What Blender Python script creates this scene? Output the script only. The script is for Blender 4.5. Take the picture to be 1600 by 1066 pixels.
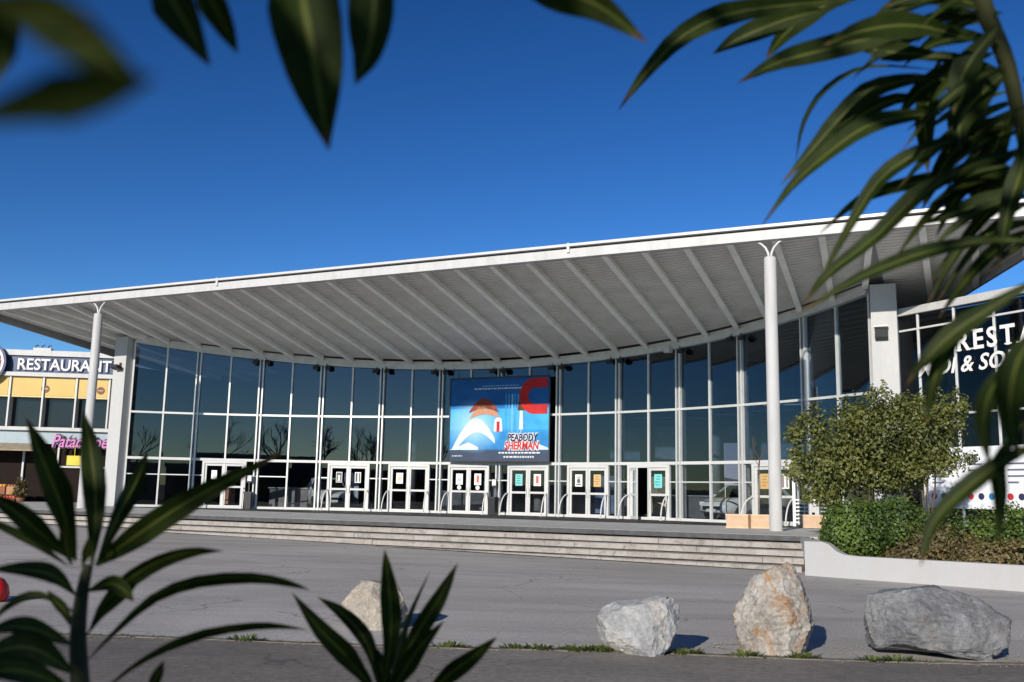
import bpy, bmesh, math, random
from math import sin, cos, tan, pi, radians, degrees, hypot, atan2, sqrt
from mathutils import Vector, Matrix, noise as mnoise

for o in list(bpy.data.objects):
    bpy.data.objects.remove(o, do_unlink=True)
S = bpy.context.scene
COL = S.collection
rnd = random.Random(7)

# ------------------------------------------------------------------ camera
FPX, PITCH, ROLL = 1517.446, 0.158362, 0.0202932      # focal length in photo pixels, tilt, roll
EYE = Vector((0.0, 0.0, 0.85))                        # platform is z = 0
cr, sr, cp_, sp_ = cos(ROLL), sin(ROLL), cos(PITCH), sin(PITCH)
_r, _u = Vector((1, 0, 0)), Vector((0, -sp_, cp_))
FW = Vector((0, cp_, sp_))
RT = cr * _r + sr * _u
UP = -sr * _r + cr * _u
cam = bpy.data.cameras.new('camera')
cam.sensor_width = 36.0
cam.lens = FPX / 1600 * 36.0
cam.clip_start, cam.clip_end = 0.02, 3000
cam.dof.use_dof = True
cam.dof.focus_distance = 32.0
cam.dof.aperture_fstop = 8.5
cam.dof.aperture_blades = 8
camo = bpy.data.objects.new('camera', cam)
COL.objects.link(camo)
camo.matrix_world = Matrix(((RT.x, UP.x, -FW.x, EYE.x), (RT.y, UP.y, -FW.y, EYE.y), (RT.z, UP.z, -FW.z, EYE.z), (0, 0, 0, 1)))
S.camera = camo

# ------------------------------------------------------------------ sky, sun, exposure
TH = 0.442385                        # the cinema front is turned by this angle
SUN_EL, SUN_AZ = radians(20.0), TH - 0.02     # light travels to the right of straight ahead by SUN_AZ
W = bpy.data.worlds.new('World')
S.world = W
W.use_nodes = True
nt = W.node_tree
sky = nt.nodes.new('ShaderNodeTexSky')
sky.sky_type = 'NISHITA'
sky.sun_disc = False
sky.sun_elevation = SUN_EL
sky.sun_rotation = pi + SUN_AZ
sky.altitude = 300
sky.air_density = 0.9
sky.dust_density = 0.05
sky.ozone_density = 3.0
bg = nt.nodes['Background']
bg.inputs['Strength'].default_value = 0.05
hs = nt.nodes.new('ShaderNodeHueSaturation')
hs.inputs['Saturation'].default_value = 1.10
hs.inputs['Hue'].default_value = 0.504
hs.inputs['Value'].default_value = 0.74
gm = nt.nodes.new('ShaderNodeGamma')
gm.inputs['Gamma'].default_value = 1.55
nt.links.new(sky.outputs[0], gm.inputs['Color'])
nt.links.new(gm.outputs[0], hs.inputs['Color'])
nt.links.new(hs.outputs[0], bg.inputs['Color'])
sun = bpy.data.lights.new('sun', 'SUN')
sun.energy = 4.5
sun.angle = radians(0.53)
sun.color = (1.0, 0.93, 0.82)
suno = bpy.data.objects.new('sun', sun)
COL.objects.link(suno)
LD = Vector((cos(SUN_EL) * sin(SUN_AZ), cos(SUN_EL) * cos(SUN_AZ), -sin(SUN_EL)))
suno.rotation_euler = LD.to_track_quat('-Z', 'Y').to_euler()
suno.location = -LD * 60
S.view_settings.view_transform = 'Standard'
S.view_settings.look = 'None'
S.view_settings.exposure = 0.2
S.view_settings.gamma = 1.0
S.render.engine = 'CYCLES'
S.cycles.max_bounces = 8
S.cycles.transparent_max_bounces = 16

# ------------------------------------------------------------------ picture geometry helpers
def ray(x, y):
    return FW * FPX + RT * (x - 800) + UP * (533 - y)
def at(x, y, Y):
    d = ray(x, y)
    return EYE + d * (Y / d.y)
def atd(x, y, D):
    d = ray(x, y).normalized()
    return EYE + d * D
GZ0, GSX = -0.70, -0.013
def gz(X, Y=0):
    return GZ0 + GSX * X
def ong(x, y):                       # point of the forecourt ground under a pixel
    d = ray(x, y)
    t = (GZ0 - EYE.z) / (d.z - GSX * d.x)
    return EYE + d * t
def onz(x, y, z):
    d = ray(x, y)
    return EYE + d * ((z - EYE.z) / d.z)
OB = Vector((0, 32.49, 0))
UD = Vector((cos(TH), -sin(TH), 0))
WD = Vector((sin(TH), cos(TH), 0))
def B(u, w, z):                      # building frame: u along the front, w into the depth
    return OB + UD * u + WD * w + Vector((0, 0, z))
def onw(x, y, w0):                   # u on a plane of constant w
    d = ray(x, y)
    t = (w0 + (OB - EYE).dot(WD)) / d.dot(WD)
    P = EYE + d * t
    return (P - OB).dot(UD), P.z

# ------------------------------------------------------------------ object helpers
ORG = {}
def tag(o, label=None, cat=None, group=None, kind=None):
    if label: o['label'] = label
    if cat: o['category'] = cat
    if group: o['group'] = group
    if kind: o['kind'] = kind
    return o
def empty(name, loc, parent=None):
    o = bpy.data.objects.new(name, None)
    COL.objects.link(o)
    loc = Vector(loc)
    o.empty_display_size = 0.2
    if parent is not None:
        o.parent = parent
        o.location = loc - ORG[parent.name]
    else:
        o.location = loc
    ORG[o.name] = loc.copy()
    return o
def mesh(name, V, F, m, parent=None, smooth=False, uv=None, mats=None, fm=None):
    V = [Vector(v) for v in V]
    n = len(V)
    cx = sum(v.x for v in V) / n
    cy = sum(v.y for v in V) / n
    cz = min(v.z for v in V)
    o0 = Vector((cx, cy, cz))
    me = bpy.data.meshes.new(name)
    me.from_pydata([v - o0 for v in V], [], F)
    if uv:
        l = me.uv_layers.new(name='UVMap')
        for p in me.polygons:
            for li in p.loop_indices:
                l.data[li].uv = uv[me.loops[li].vertex_index]
    if mats:
        for mm in mats: me.materials.append(mm)
        for p, i in zip(me.polygons, fm): p.material_index = i
    elif m:
        me.materials.append(m)
    if smooth:
        me.polygons.foreach_set('use_smooth', [True] * len(me.polygons))
    me.update()
    o = bpy.data.objects.new(name, me)
    COL.objects.link(o)
    if parent is not None:
        o.parent = parent
        o.location = o0 - ORG[parent.name]
    else:
        o.location = o0
    ORG[o.name] = o0
    return o
class MB:
    def __init__(s): s.V = []; s.F = []
    def add(s, V, F):
        n = len(s.V)
        s.V += [Vector(v) for v in V]
        s.F += [tuple(i + n for i in f) for f in F]
        return s
    def hexa(s, p):                  # 8 points: bottom loop 0-3, top loop 4-7
        return s.add(p, [(3, 2, 1, 0), (4, 5, 6, 7), (0, 1, 5, 4), (1, 2, 6, 5), (2, 3, 7, 6), (3, 0, 4, 7)])
    def box(s, c, ex, ey, ez, sx, sy, sz):
        c = Vector(c); a, b, d = Vector(ex) * sx / 2, Vector(ey) * sy / 2, Vector(ez) * sz / 2
        return s.hexa([c - a - b - d, c + a - b - d, c + a + b - d, c - a + b - d, c - a - b + d, c + a - b + d, c + a + b + d, c - a + b + d])
    def bb(s, u0, u1, w0, w1, z0, z1):
        return s.hexa([B(u0, w0, z0), B(u1, w0, z0), B(u1, w1, z0), B(u0, w1, z0), B(u0, w0, z1), B(u1, w0, z1), B(u1, w1, z1), B(u0, w1, z1)])
    def tube(s, pts, r, n=8, cap=True):
        pts = [Vector(p) for p in pts]
        rs = r if isinstance(r, (list, tuple)) else [r] * len(pts)
        base = len(s.V)
        prev = None
        for i, p in enumerate(pts):
            t = (pts[min(i + 1, len(pts) - 1)] - pts[max(i - 1, 0)]).normalized()
            if prev is None:
                a = t.orthogonal().normalized()
            else:
                a = (prev - t * prev.dot(t)).normalized()
            prev = a
            b = t.cross(a)
            for k in range(n):
                q = 2 * pi * k / n
                s.V.append(p + (a * cos(q) + b * sin(q)) * rs[i])
        for i in range(len(pts) - 1):
            for k in range(n):
                k2 = (k + 1) % n
                s.F.append((base + i * n + k, base + i * n + k2, base + (i + 1) * n + k2, base + (i + 1) * n + k))
        if cap:
            s.F.append(tuple(base + k for k in reversed(range(n))))
            s.F.append(tuple(base + (len(pts) - 1) * n + k for k in range(n)))
        return s
    def prism(s, poly, ext):          # planar polygon extruded by vector
        ext = Vector(ext)
        n = len(poly)
        P = [Vector(p) for p in poly]
        return s.add(P + [p + ext for p in P], [tuple(reversed(range(n))), tuple(range(n, 2 * n))] + [(i, (i + 1) % n, n + (i + 1) % n, n + i) for i in range(n)])
    def ball(s, c, rx, ry=None, rz=None, nu=10, nv=6):
        ry = ry or rx; rz = rz or rx
        c = Vector(c); b = len(s.V)
        s.V.append(c + Vector((0, 0, -rz)))
        for j in range(1, nv):
            f = -pi / 2 + pi * j / nv
            for k in range(nu):
                q = 2 * pi * k / nu
                s.V.append(c + Vector((rx * cos(f) * cos(q), ry * cos(f) * sin(q), rz * sin(f))))
        s.V.append(c + Vector((0, 0, rz)))
        top = len(s.V) - 1
        for k in range(nu):
            k2 = (k + 1) % nu
            s.F.append((b, b + 1 + k2, b + 1 + k))
            for j in range(nv - 2):
                a = b + 1 + j * nu
                s.F.append((a + k, a + k2, a + nu + k2, a + nu + k))
            a = b + 1 + (nv - 2) * nu
            s.F.append((a + k, a + k2, top))
        return s
    def lathe(s, c, prof, n=16, ax=(0, 0, 1)):
        ax = Vector(ax).normalized(); a = ax.orthogonal().normalized(); b2 = ax.cross(a); c = Vector(c)
        b = len(s.V)
        for (r, h) in prof:
            for k in range(n):
                q = 2 * pi * k / n
                s.V.append(c + ax * h + (a * cos(q) + b2 * sin(q)) * r)
        for i in range(len(prof) - 1):
            for k in range(n):
                k2 = (k + 1) % n
                s.F.append((b + i * n + k, b + i * n + k2, b + (i + 1) * n + k2, b + (i + 1) * n + k))
        s.F.append(tuple(b + k for k in reversed(range(n))))
        s.F.append(tuple(b + (len(prof) - 1) * n + k for k in range(n)))
        return s
    def build(s, name, m, parent=None, smooth=False, **kw):
        return mesh(name, s.V, s.F, m, parent, smooth, **kw)

# ------------------------------------------------------------------ materials
MATS = {}
def nodes(name):
    m = bpy.data.materials.new(name)
    m.use_nodes = True
    t = m.node_tree
    p = t.nodes['Principled BSDF']
    return m, t, p
def ramp(t, src, stops):
    r = t.nodes.new('ShaderNodeValToRGB')
    el = r.color_ramp.elements
    while len(el) < len(stops): el.new(0.5)
    for e, (pos, c) in zip(el, stops):
        e.position = pos
        e.color = (*c, 1) if len(c) == 3 else c
    t.links.new(src, r.inputs[0])
    return r.outputs[0]
def noisen(t, co, scale, detail=6, rough=0.6, dist=0.0):
    n = t.nodes.new('ShaderNodeTexNoise')
    n.inputs['Scale'].default_value = scale
    n.inputs['Detail'].default_value = detail
    n.inputs['Roughness'].default_value = rough
    n.inputs['Distortion'].default_value = dist
    t.links.new(co, n.inputs['Vector'])
    return n.outputs[0]
def mixc(t, fac, a, b, mode='MIX'):
    n = t.nodes.new('ShaderNodeMix')
    n.data_type = 'RGBA'
    n.blend_type = mode
    for s_, v in ((n.inputs['Factor'], fac), (n.inputs[6], a), (n.inputs[7], b)):
        if isinstance(v, (int, float)): s_.default_value = v
        elif isinstance(v, tuple): s_.default_value = (*v, 1) if len(v) == 3 else v
        else: t.links.new(v, s_)
    return n.outputs[2]
def mathn(t, op, a, b=0.0):
    n = t.nodes.new('ShaderNodeMath')
    n.operation = op
    for s_, v in ((n.inputs[0], a), (n.inputs[1], b)):
        if isinstance(v, (int, float)): s_.default_value = v
        else: t.links.new(v, s_)
    return n.outputs[0]
def bump(t, p, h, strength=0.3, dist=0.02):
    b = t.nodes.new('ShaderNodeBump')
    b.inputs['Strength'].default_value = strength
    b.inputs['Distance'].default_value = dist
    t.links.new(h, b.inputs['Height'])
    t.links.new(b.outputs[0], p.inputs['Normal'])
def wco(t):
    return t.nodes.new('ShaderNodeNewGeometry').outputs['Position']
def plain(name, c, rough=0.6, metal=0.0, var=0.12, scale=3.0, bmp=0.0, spec=0.5):
    if name in MATS: return MATS[name]
    m, t, p = nodes(name)
    co = wco(t)
    n = noisen(t, co, scale)
    lo = tuple(max(0, x * (1 - var)) for x in c)
    hi = tuple(min(1, x * (1 + var)) for x in c)
    t.links.new(ramp(t, n, [(0.3, lo), (0.7, hi)]), p.inputs['Base Color'])
    p.inputs['Roughness'].default_value = rough
    p.inputs['Metallic'].default_value = metal
    p.inputs['Specular IOR Level'].default_value = spec
    if bmp: bump(t, p, noisen(t, co, scale * 12), bmp, 0.01)
    MATS[name] = m
    return m
def stained(name, c, dirt, rough=0.6, scale=1.5, amount=0.5, streak=True, bmp=0.1):
    m, t, p = nodes(name)
    co = wco(t)
    mp = t.nodes.new('ShaderNodeMapping')
    mp.inputs['Scale'].default_value = (scale, scale, scale * (0.18 if streak else 1))
    t.links.new(co, mp.inputs['Vector'])
    a = noisen(t, mp.outputs[0], 2.2, 8, 0.7)
    fac = ramp(t, a, [(0.45, (0, 0, 0)), (0.75, (amount,) * 3)])
    b = noisen(t, co, scale * 9, 5)
    base = mixc(t, b, tuple(x * 0.93 for x in c), tuple(min(1, x * 1.05) for x in c))
    t.links.new(mixc(t, fac, base, dirt), p.inputs['Base Color'])
    p.inputs['Roughness'].default_value = rough
    if bmp: bump(t, p, b, bmp, 0.01)
    MATS[name] = m
    return m
def emis(name, c, s):
    m, t, p = nodes(name)
    p.inputs['Base Color'].default_value = (*c, 1)
    p.inputs['Emission Color'].default_value = (*c, 1)
    p.inputs['Emission Strength'].default_value = s
    return m
def glass(name, tint, refl, ior=1.6):
    m = bpy.data.materials.new(name)
    m.use_nodes = True
    t = m.node_tree
    t.nodes.clear()
    out = t.nodes.new('ShaderNodeOutputMaterial')
    tr = t.nodes.new('ShaderNodeBsdfTransparent')
    tr.inputs[0].default_value = (*tint, 1)
    gl = t.nodes.new('ShaderNodeBsdfGlossy')
    gl.inputs['Roughness'].default_value = 0.0
    gl.inputs['Color'].default_value = (0.92, 0.97, 1.0, 1)
    co = wco(t)
    bmp = t.nodes.new('ShaderNodeBump')
    bmp.inputs['Strength'].default_value = 0.02
    bmp.inputs['Distance'].default_value = 0.02
    t.links.new(noisen(t, co, 0.7, 2), bmp.inputs['Height'])
    t.links.new(bmp.outputs[0], gl.inputs['Normal'])
    lw = t.nodes.new('ShaderNodeFresnel')
    lw.inputs['IOR'].default_value = ior
    f = mathn(t, 'MINIMUM', mathn(t, 'ADD', lw.outputs[0], refl), 0.95)
    mx = t.nodes.new('ShaderNodeMixShader')
    t.links.new(f, mx.inputs[0])
    t.links.new(tr.outputs[0], mx.inputs[1])
    t.links.new(gl.outputs[0], mx.inputs[2])
    t.links.new(mx.outputs[0], out.inputs['Surface'])
    MATS[name] = m
    return m

M_white = stained('white_paint', (0.52, 0.52, 0.515), (0.30, 0.29, 0.27), 0.5, 1.1, 0.45)
M_frame = plain('white_frame', (0.56, 0.56, 0.555), 0.35, 0, 0.05, 2)
M_alu = plain('aluminium_frame', (0.58, 0.59, 0.58), 0.4, 0.25, 0.08, 3)
M_wall = stained('white_render', (0.40, 0.40, 0.405), (0.36, 0.34, 0.30), 0.8, 1.2, 0.5)
M_soffit = plain('soffit_metal', (0.70, 0.69, 0.655), 0.55, 0.1, 0.10, 1.2)
M_rib = plain('rib_paint', (0.93, 0.92, 0.88), 0.5, 0, 0.10, 2)
M_dark = plain('dark_metal', (0.035, 0.036, 0.04), 0.5, 0.3, 0.2, 4)
M_black = plain('black_plastic', (0.015, 0.015, 0.017), 0.4)
M_edge = plain('slab_edge_and_gap_shade', (0.07, 0.07, 0.072), 0.8, 0, 0.3, 5, 0.2)  # slab edge colour, also painted as shade in soffit and step gaps
M_glass = glass('facade_glass', (0.55, 0.60, 0.66), 0.015, 1.45)
M_glass3 = glass('wing_glass', (0.5, 0.55, 0.62), 0.0, 1.3)
M_glass2 = glass('door_glass', (0.80, 0.82, 0.84), 0.0, 1.38)
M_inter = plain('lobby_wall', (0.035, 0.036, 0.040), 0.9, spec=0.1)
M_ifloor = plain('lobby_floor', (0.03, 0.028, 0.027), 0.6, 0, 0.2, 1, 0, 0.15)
M_roof = plain('roof_sheet', (0.30, 0.31, 0.32), 0.6, 0.2, 0.1, 1)

def asphalt(name, c1, c2, scale, stain):
    m, t, p = nodes(name)
    co = wco(t)
    big = noisen(t, co, 0.16, 5, 0.55, 0.6)
    base = ramp(t, big, [(0.30, tuple(x * .82 for x in c1)), (0.48, c1), (0.70, c2)])
    fine = noisen(t, co, scale, 3, 0.8)
    base = mixc(t, 0.9, base, ramp(t, fine, [(0.3, (0.62,) * 3), (0.7, (1.3,) * 3)]), 'MULTIPLY')
    sp = t.nodes.new('ShaderNodeTexVoronoi')
    sp.inputs['Scale'].default_value = scale * 0.55
    t.links.new(co, sp.inputs['Vector'])
    base = mixc(t, ramp(t, sp.outputs['Distance'], [(0.05, (0.35,) * 3), (0.22, (0, 0, 0))]), base, (0.36, 0.35, 0.33))
    mp = t.nodes.new('ShaderNodeMapping')
    mp.inputs['Scale'].default_value = (0.12, 0.6, 1)
    mp.inputs['Rotation'].default_value = (0, 0, -0.35)
    t.links.new(co, mp.inputs['Vector'])
    tr = noisen(t, mp.outputs[0], 1.6, 6, 0.6)
    base = mixc(t, ramp(t, tr, [(0.46, (0, 0, 0)), (0.70, (stain * 1.5,) * 3)]), base, tuple(x * 0.45 for x in c1))
    # thin cracks
    v = t.nodes.new('ShaderNodeTexVoronoi')
    v.feature = 'DISTANCE_TO_EDGE'
    v.inputs['Scale'].default_value = 0.34
    dn = t.nodes.new('ShaderNodeTexNoise'); dn.inputs['Scale'].default_value = 0.9; dn.inputs['Detail'].default_value = 6
    t.links.new(co, dn.inputs['Vector'])
    vm = t.nodes.new('ShaderNodeVectorMath'); vm.operation = 'ADD'
    t.links.new(co, vm.inputs[0]); t.links.new(dn.outputs['Color'], vm.inputs[1])
    t.links.new(vm.outputs[0], v.inputs['Vector'])
    ck = ramp(t, v.outputs['Distance'], [(0.0, (0.65,) * 3), (0.006, (0, 0, 0))])
    gate = ramp(t, noisen(t, co, 0.2, 2), [(0.44, (0, 0, 0)), (0.54, (1, 1, 1))])
    base = mixc(t, mixc(t, 1.0, ck, gate, 'MULTIPLY'), base, (0.03, 0.03, 0.03))
    t.links.new(base, p.inputs['Base Color'])
    p.inputs['Roughness'].default_value = 0.85
    bump(t, p, fine, 0.25, 0.008)
    MATS[name] = m
    return m
M_asph = asphalt('forecourt_asphalt', (0.42, 0.398, 0.368), (0.51, 0.482, 0.445), 26, 0.30)
M_asph2 = asphalt('pavement_asphalt', (0.185, 0.165, 0.142), (0.29, 0.262, 0.228), 13, 0.35)
M_plat = plain('platform_concrete', (0.44, 0.435, 0.42), 0.8, 0, 0.2, 1.3, 0.1)

def stepstone():
    m, t, p = nodes('step_stone')
    co = wco(t)
    oi = t.nodes.new('ShaderNodeObjectInfo')
    a = noisen(t, co, 1.3, 8, 0.7, 0.5)
    base = ramp(t, a, [(0.3, (0.22, 0.20, 0.18)), (0.5, (0.34, 0.315, 0.285)), (0.72, (0.42, 0.395, 0.365))])
    b = noisen(t, co, 5.5, 8, 0.75, 1.0)
    base = mixc(t, ramp(t, b, [(0.52, (0, 0, 0)), (0.66, (0.8,) * 3)]), base, (0.13, 0.105, 0.085))
    base = mixc(t, mathn(t, 'MULTIPLY', oi.outputs['Random'], 0.25), base, (0.30, 0.26, 0.22))
    t.links.new(base, p.inputs['Base Color'])
    p.inputs['Roughness'].default_value = 0.85
    bump(t, p, b, 0.5, 0.02)
    return m
M_step = stepstone()

# ================================================================== GROUND
def sheet(name, pts, m, dz=0.0):
    return mesh(name, [Vector((x, y, gz(x) + dz)) for x, y in pts], [tuple(range(len(pts)))], m)
g = mesh('ground', [(-900, -900, GZ0 - 0.05 + 900 * 0.0), (900, -900, GZ0 - 0.05), (900, 900, GZ0 - 0.05), (-900, 900, GZ0 - 0.05)], [(0, 1, 2, 3)], plain('far_ground', (0.16, 0.15, 0.13), 0.9, 0, 0.3, 0.05))
g.location.z -= 1.2
tag(g, kind='structure')
EDGE = 10.25
def jointY(x):
    return EDGE + 0.02 * x + 0.06 * sin(x * 1.3) + 0.05 * mnoise.noise(Vector((x * 2.2, 0, 0))) + 0.03 * mnoise.noise(Vector((x * 7, 0, 0)))
# forecourt asphalt as a gently uneven grid
def grid(name, x0, x1, nx, y0f, y1f, ny, m, amp=0.006, dz=0.0):
    V, F = [], []
    for j in range(ny + 1):
        for i in range(nx + 1):
            x = x0 + (x1 - x0) * i / nx
            ya, yb = y0f(x), y1f(x)
            y = ya + (yb - ya) * j / ny
            z = gz(x) + dz + amp * mnoise.noise(Vector((x * 0.5, y * 0.5, 3)))
            V.append((x, y, z))
    for j in range(ny):
        for i in range(nx):
            a = j * (nx + 1) + i
            F.append((a, a + 1, a + nx + 2, a + nx + 1))
    return mesh(name, V, F, m, smooth=True)
tag(grid('forecourt', -60, 50, 220, jointY, lambda x: 62, 100, M_asph, 0.010), kind='structure')
tag(grid('pavement', -60, 50, 220, lambda x: -14, jointY, 60, M_asph2, 0.008, 0.012), kind='structure')
tag(mesh('road', [(-200, -60, -0.7), (200, -60, -0.7), (200, -14, -0.7), (-200, -14, -0.7)], [(0, 1, 2, 3)], M_asph2), kind='structure').location.z = -0.75
# low kerb stone line between forecourt and pavement: worn concrete strip
kb = MB()
xs = [-14 + 0.125 * i for i in range(227)]
for a, b in zip(xs[:-1], xs[1:]):
    ya, yb = jointY(a), jointY(b)
    kb.hexa([(a, ya - .05, gz(a) - .1), (b, yb - .05, gz(b) - .1), (b, yb + .09, gz(b) - .1), (a, ya + .09, gz(a) - .1),
             (a, ya - .05, gz(a) + .022), (b, yb - .05, gz(b) + .022), (b, yb + .09, gz(b) + .016), (a, ya + .09, gz(a) + .016)])
tag(kb.build('joint_strip', plain('joint_earth', (0.16, 0.14, 0.11), 0.95, 0, 0.45, 9, 0.5)), kind='structure')

# ================================================================== PLATFORM AND STEPS
LIPW = -3.82
U0, U1 = -48.0, 10.15
mb = MB()
mb.bb(U0, 24, LIPW + 0.02, 30, -0.10, 0.0)
tag(mb.build('forecourt_platform', M_plat), kind='structure')
mb = MB()
mb.bb(U0, U1, LIPW - 0.03, LIPW + 0.018, -0.125, 0.002)
plat_edge = mb.build('platform_edge', M_edge)
tag(plat_edge, kind='structure')
mb = MB(); mb.bb(U0, U1, LIPW - 0.032, LIPW + 0.42, 0.0025, 0.006)
tag(mb.build('platform_nosing', plain('nosing_stone', (0.50, 0.49, 0.46), 0.8, 0, 0.15, 2, 0.1)), kind='structure')
stairs = empty('stone_steps', B(-10, LIPW - 0.8, -0.9))
tag(stairs, 'long flight of worn beige stone steps below the grey platform', 'steps')
RISE, TREAD = 0.165, 0.34
for k in range(1, 6):
    z1 = -RISE * k + (0.0 if k > 1 else 0.0)
    w1 = LIPW + 0.10 - TREAD * (k - 1) - 0.16
    u = U0 + rnd.uniform(0, 1.0)
    first = U0
    edges = [U0]
    while u < U1 - 0.8:
        edges.append(u); u += rnd.uniform(2.6, 4.2)
    edges.append(U1)
    for a, b in zip(edges[:-1], edges[1:]):
        if b < -36 or b - a < 0.05: continue
        zb = z1 - RISE + 0.034
        j = rnd.uniform(-0.012, 0.012)
        jz = rnd.uniform(-0.006, 0.006)
        m = MB()
        wf = w1 - TREAD + 0.03 + j
        e = 0.02
        # block with a worn front edge
        poly = [(wf, zb), (wf, z1 - e + jz), (wf + e, z1 + jz), (w1 + 0.06, z1 + jz), (w1 + 0.06, zb)]
        m.prism([B(a + 0.004, w, z) for w, z in poly], UD * (b - a - 0.008))
        # gap at the riser foot bares the dark core as a shadow line
        m.build('step_block', M_step, stairs)
mb = MB()
for k in range(1, 6):
    w1 = LIPW + 0.10 - TREAD * (k - 1) - 0.16
    mb.bb(U0, U1 - .01, w1 - TREAD + 0.10, w1 + 0.05, -RISE * k - 0.55, -RISE * k - 0.012)
mb.build('step_core', M_edge, stairs)  # core kept dark to paint shadow lines into the riser gaps
# drain channel at the foot of the steps
mb = MB()
pts = []
for i in range(60):
    u = U0 + 12 + (U1 - U0 - 12.2) * i / 59
    # foot of the lowest step that still shows above the sloping ground
    P = B(u, LIPW, 0)
    n = int(math.floor(-gz(P.x) / RISE))
    pts.append((u, LIPW + 0.10 - 0.16 - TREAD * n + 0.03))
for (a, wa), (b, wb) in zip(pts[:-1], pts[1:]):
    wa = wb
    p = [B(a, wa - .10, 0), B(b, wb - .10, 0), B(b, wb, 0), B(a, wa, 0)]
    mb.add([Vector((q.x, q.y, gz(q.x) + 0.016)) for q in p], [(0, 1, 2, 3)])
tag(mb.build('drain_channel', M_black), kind='structure')

# ================================================================== CINEMA
cin = empty('cinema_building', B(-5.7, 11, 0))
tag(cin, 'white cinema with curved glass front under a huge tilted canopy', 'cinema')
RC, UC, WC = 26.1, -5.66, -15.26
PH = radians(39.8)
def phi(i): return -PH + 2 * PH * i / 24.0
def gp(i, dr=0.0):
    q = phi(i)
    return UC + (RC + dr) * sin(q), WC + (RC + dr) * cos(q)
def GB(i, z, dr=0.0):
    u, w = gp(i, dr)
    return B(u, w, z)
def gax(i):                          # tangent and outward (towards the forecourt) directions
    q = phi(i)
    return (UD * cos(q) - WD * sin(q)), -(UD * sin(q) + WD * cos(q))
def ztop(i):
    u, w = gp(i)
    return 8.73 - 0.186 * w
def zrb(w): return 8.80 - 0.178 * min(w, 11.5) - 0.04 * max(0.0, w - 11.5)
ZB, ZL, ZM = 0.0, 2.3, 4.48
Z = Vector((0, 0, 1))
# mullions: even ones are deep double posts, odd ones slim bars
for i in range(25):
    t_, n_ = gax(i)
    m = MB()
    zt = ztop(i) + 0.02
    if i % 2 == 0 and 0 < i < 24:
        for dd in (-0.085, 0.085):
            c = GB(i, zt / 2) + t_ * dd
            m.box(c + n_ * 0.04, t_, n_, Z, 0.065, 0.20, zt)
        c = GB(i, zt / 2) - n_ * 0.24
        m.box(c, t_, n_, Z, 0.11, 0.22, zt)
    else:
        c = GB(i, zt / 2)
        m.box(c + n_ * 0.02, t_, n_, Z, 0.075, 0.13, zt)
    m.build('mullion', M_alu, cin)
# transoms: base, over the doors, middle; edge beam under the canopy
def strip(name, zf, h, dep, m, out=0.0, i0=0, i1=24):
    mb = MB()
    for i in range(i0, i1):
        t0, n0 = gax(i); t1, n1 = gax(i + 1)
        za, zb_ = zf(i), zf(i + 1)
        a, b = GB(i, za), GB(i + 1, zb_)
        mb.hexa([a + n0 * (out + dep / 2), b + n1 * (out + dep / 2), b + n1 * (out - dep / 2), a + n0 * (out - dep / 2),
                 a + n0 * (out + dep / 2) + Z * h, b + n1 * (out + dep / 2) + Z * h, b + n1 * (out - dep / 2) + Z * h, a + n0 * (out - dep / 2) + Z * h])
    return mb.build(name, m, cin)
strip('base_rail', lambda i: 0.003, 0.11, 0.14, M_frame, 0.03)
strip('transom', lambda i: ZL - 0.06, 0.12, 0.145, M_frame, 0.03)
strip('transom', lambda i: ZM - 0.045, 0.09, 0.125, M_alu, 0.02)
strip('edge_beam', lambda i: ztop(i) + 0.001, 0.33, 0.26, plain('beam_grey', (.62, .61, .58), .6), 0.04)
strip('beam_flange', lambda i: ztop(i) - 0.04, 0.04, 0.34, M_alu, 0.04)
# panes
DOORS = [3, 7, 9, 11, 13, 15, 17, 21]
def pane(i, z0a, z0b, z1a, z1b, m, parent=cin, f0=0.0, f1=1.0):
    a0, b0 = GB(i + f0, z0a), GB(i + f1, z0b)
    a1, b1 = GB(i + f0, z1a), GB(i + f1, z1b)
    n = gax(i + 0.5)[1] * -0.012
    mb = MB()
    mb.hexa([a0, b0, b0 + n, a0 + n, a1, b1, b1 + n, a1 + n])
    return mb.build('window_pane', m, parent)
for i in range(24):
    pane(i, ZL, ZL, ZM, ZM, M_glass)
    pane(i, ZM, ZM, ztop(i), ztop(i + 1), M_glass)
    lo = hi = None
    if i in DOORS or (i + 1) in DOORS:
        # sidelight beside a door
        if i in DOORS: pane(i, 0.1, 0.1, ZL, ZL, M_glass2, cin, 0.66, 1.0)
        else: pane(i, 0.1, 0.1, ZL, ZL, M_glass2, cin, 0.0, 0.34)
    else:
        pane(i, 0.1, 0.1, ZL, ZL, M_glass2)
# thin rails in the lower lights
for i in range(24):
    if i in DOORS: f0, f1 = 0.66, 1.0
    elif (i + 1) in DOORS: f0, f1 = 0.0, 0.34
    elif i in (5,): continue
    else: f0, f1 = 0.0, 1.0
    mb = MB()
    a, b = GB(i + f0, 1.52), GB(i + f1, 1.52)
    n = gax(i + .5)[1] * 0.03
    mb.hexa([a - n, b - n, b + n, a + n, a - n + Z * .05, b - n + Z * .05, b + n + Z * .05, a + n + Z * .05])
    mb.build('glazing_bar', M_alu, cin)
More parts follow.
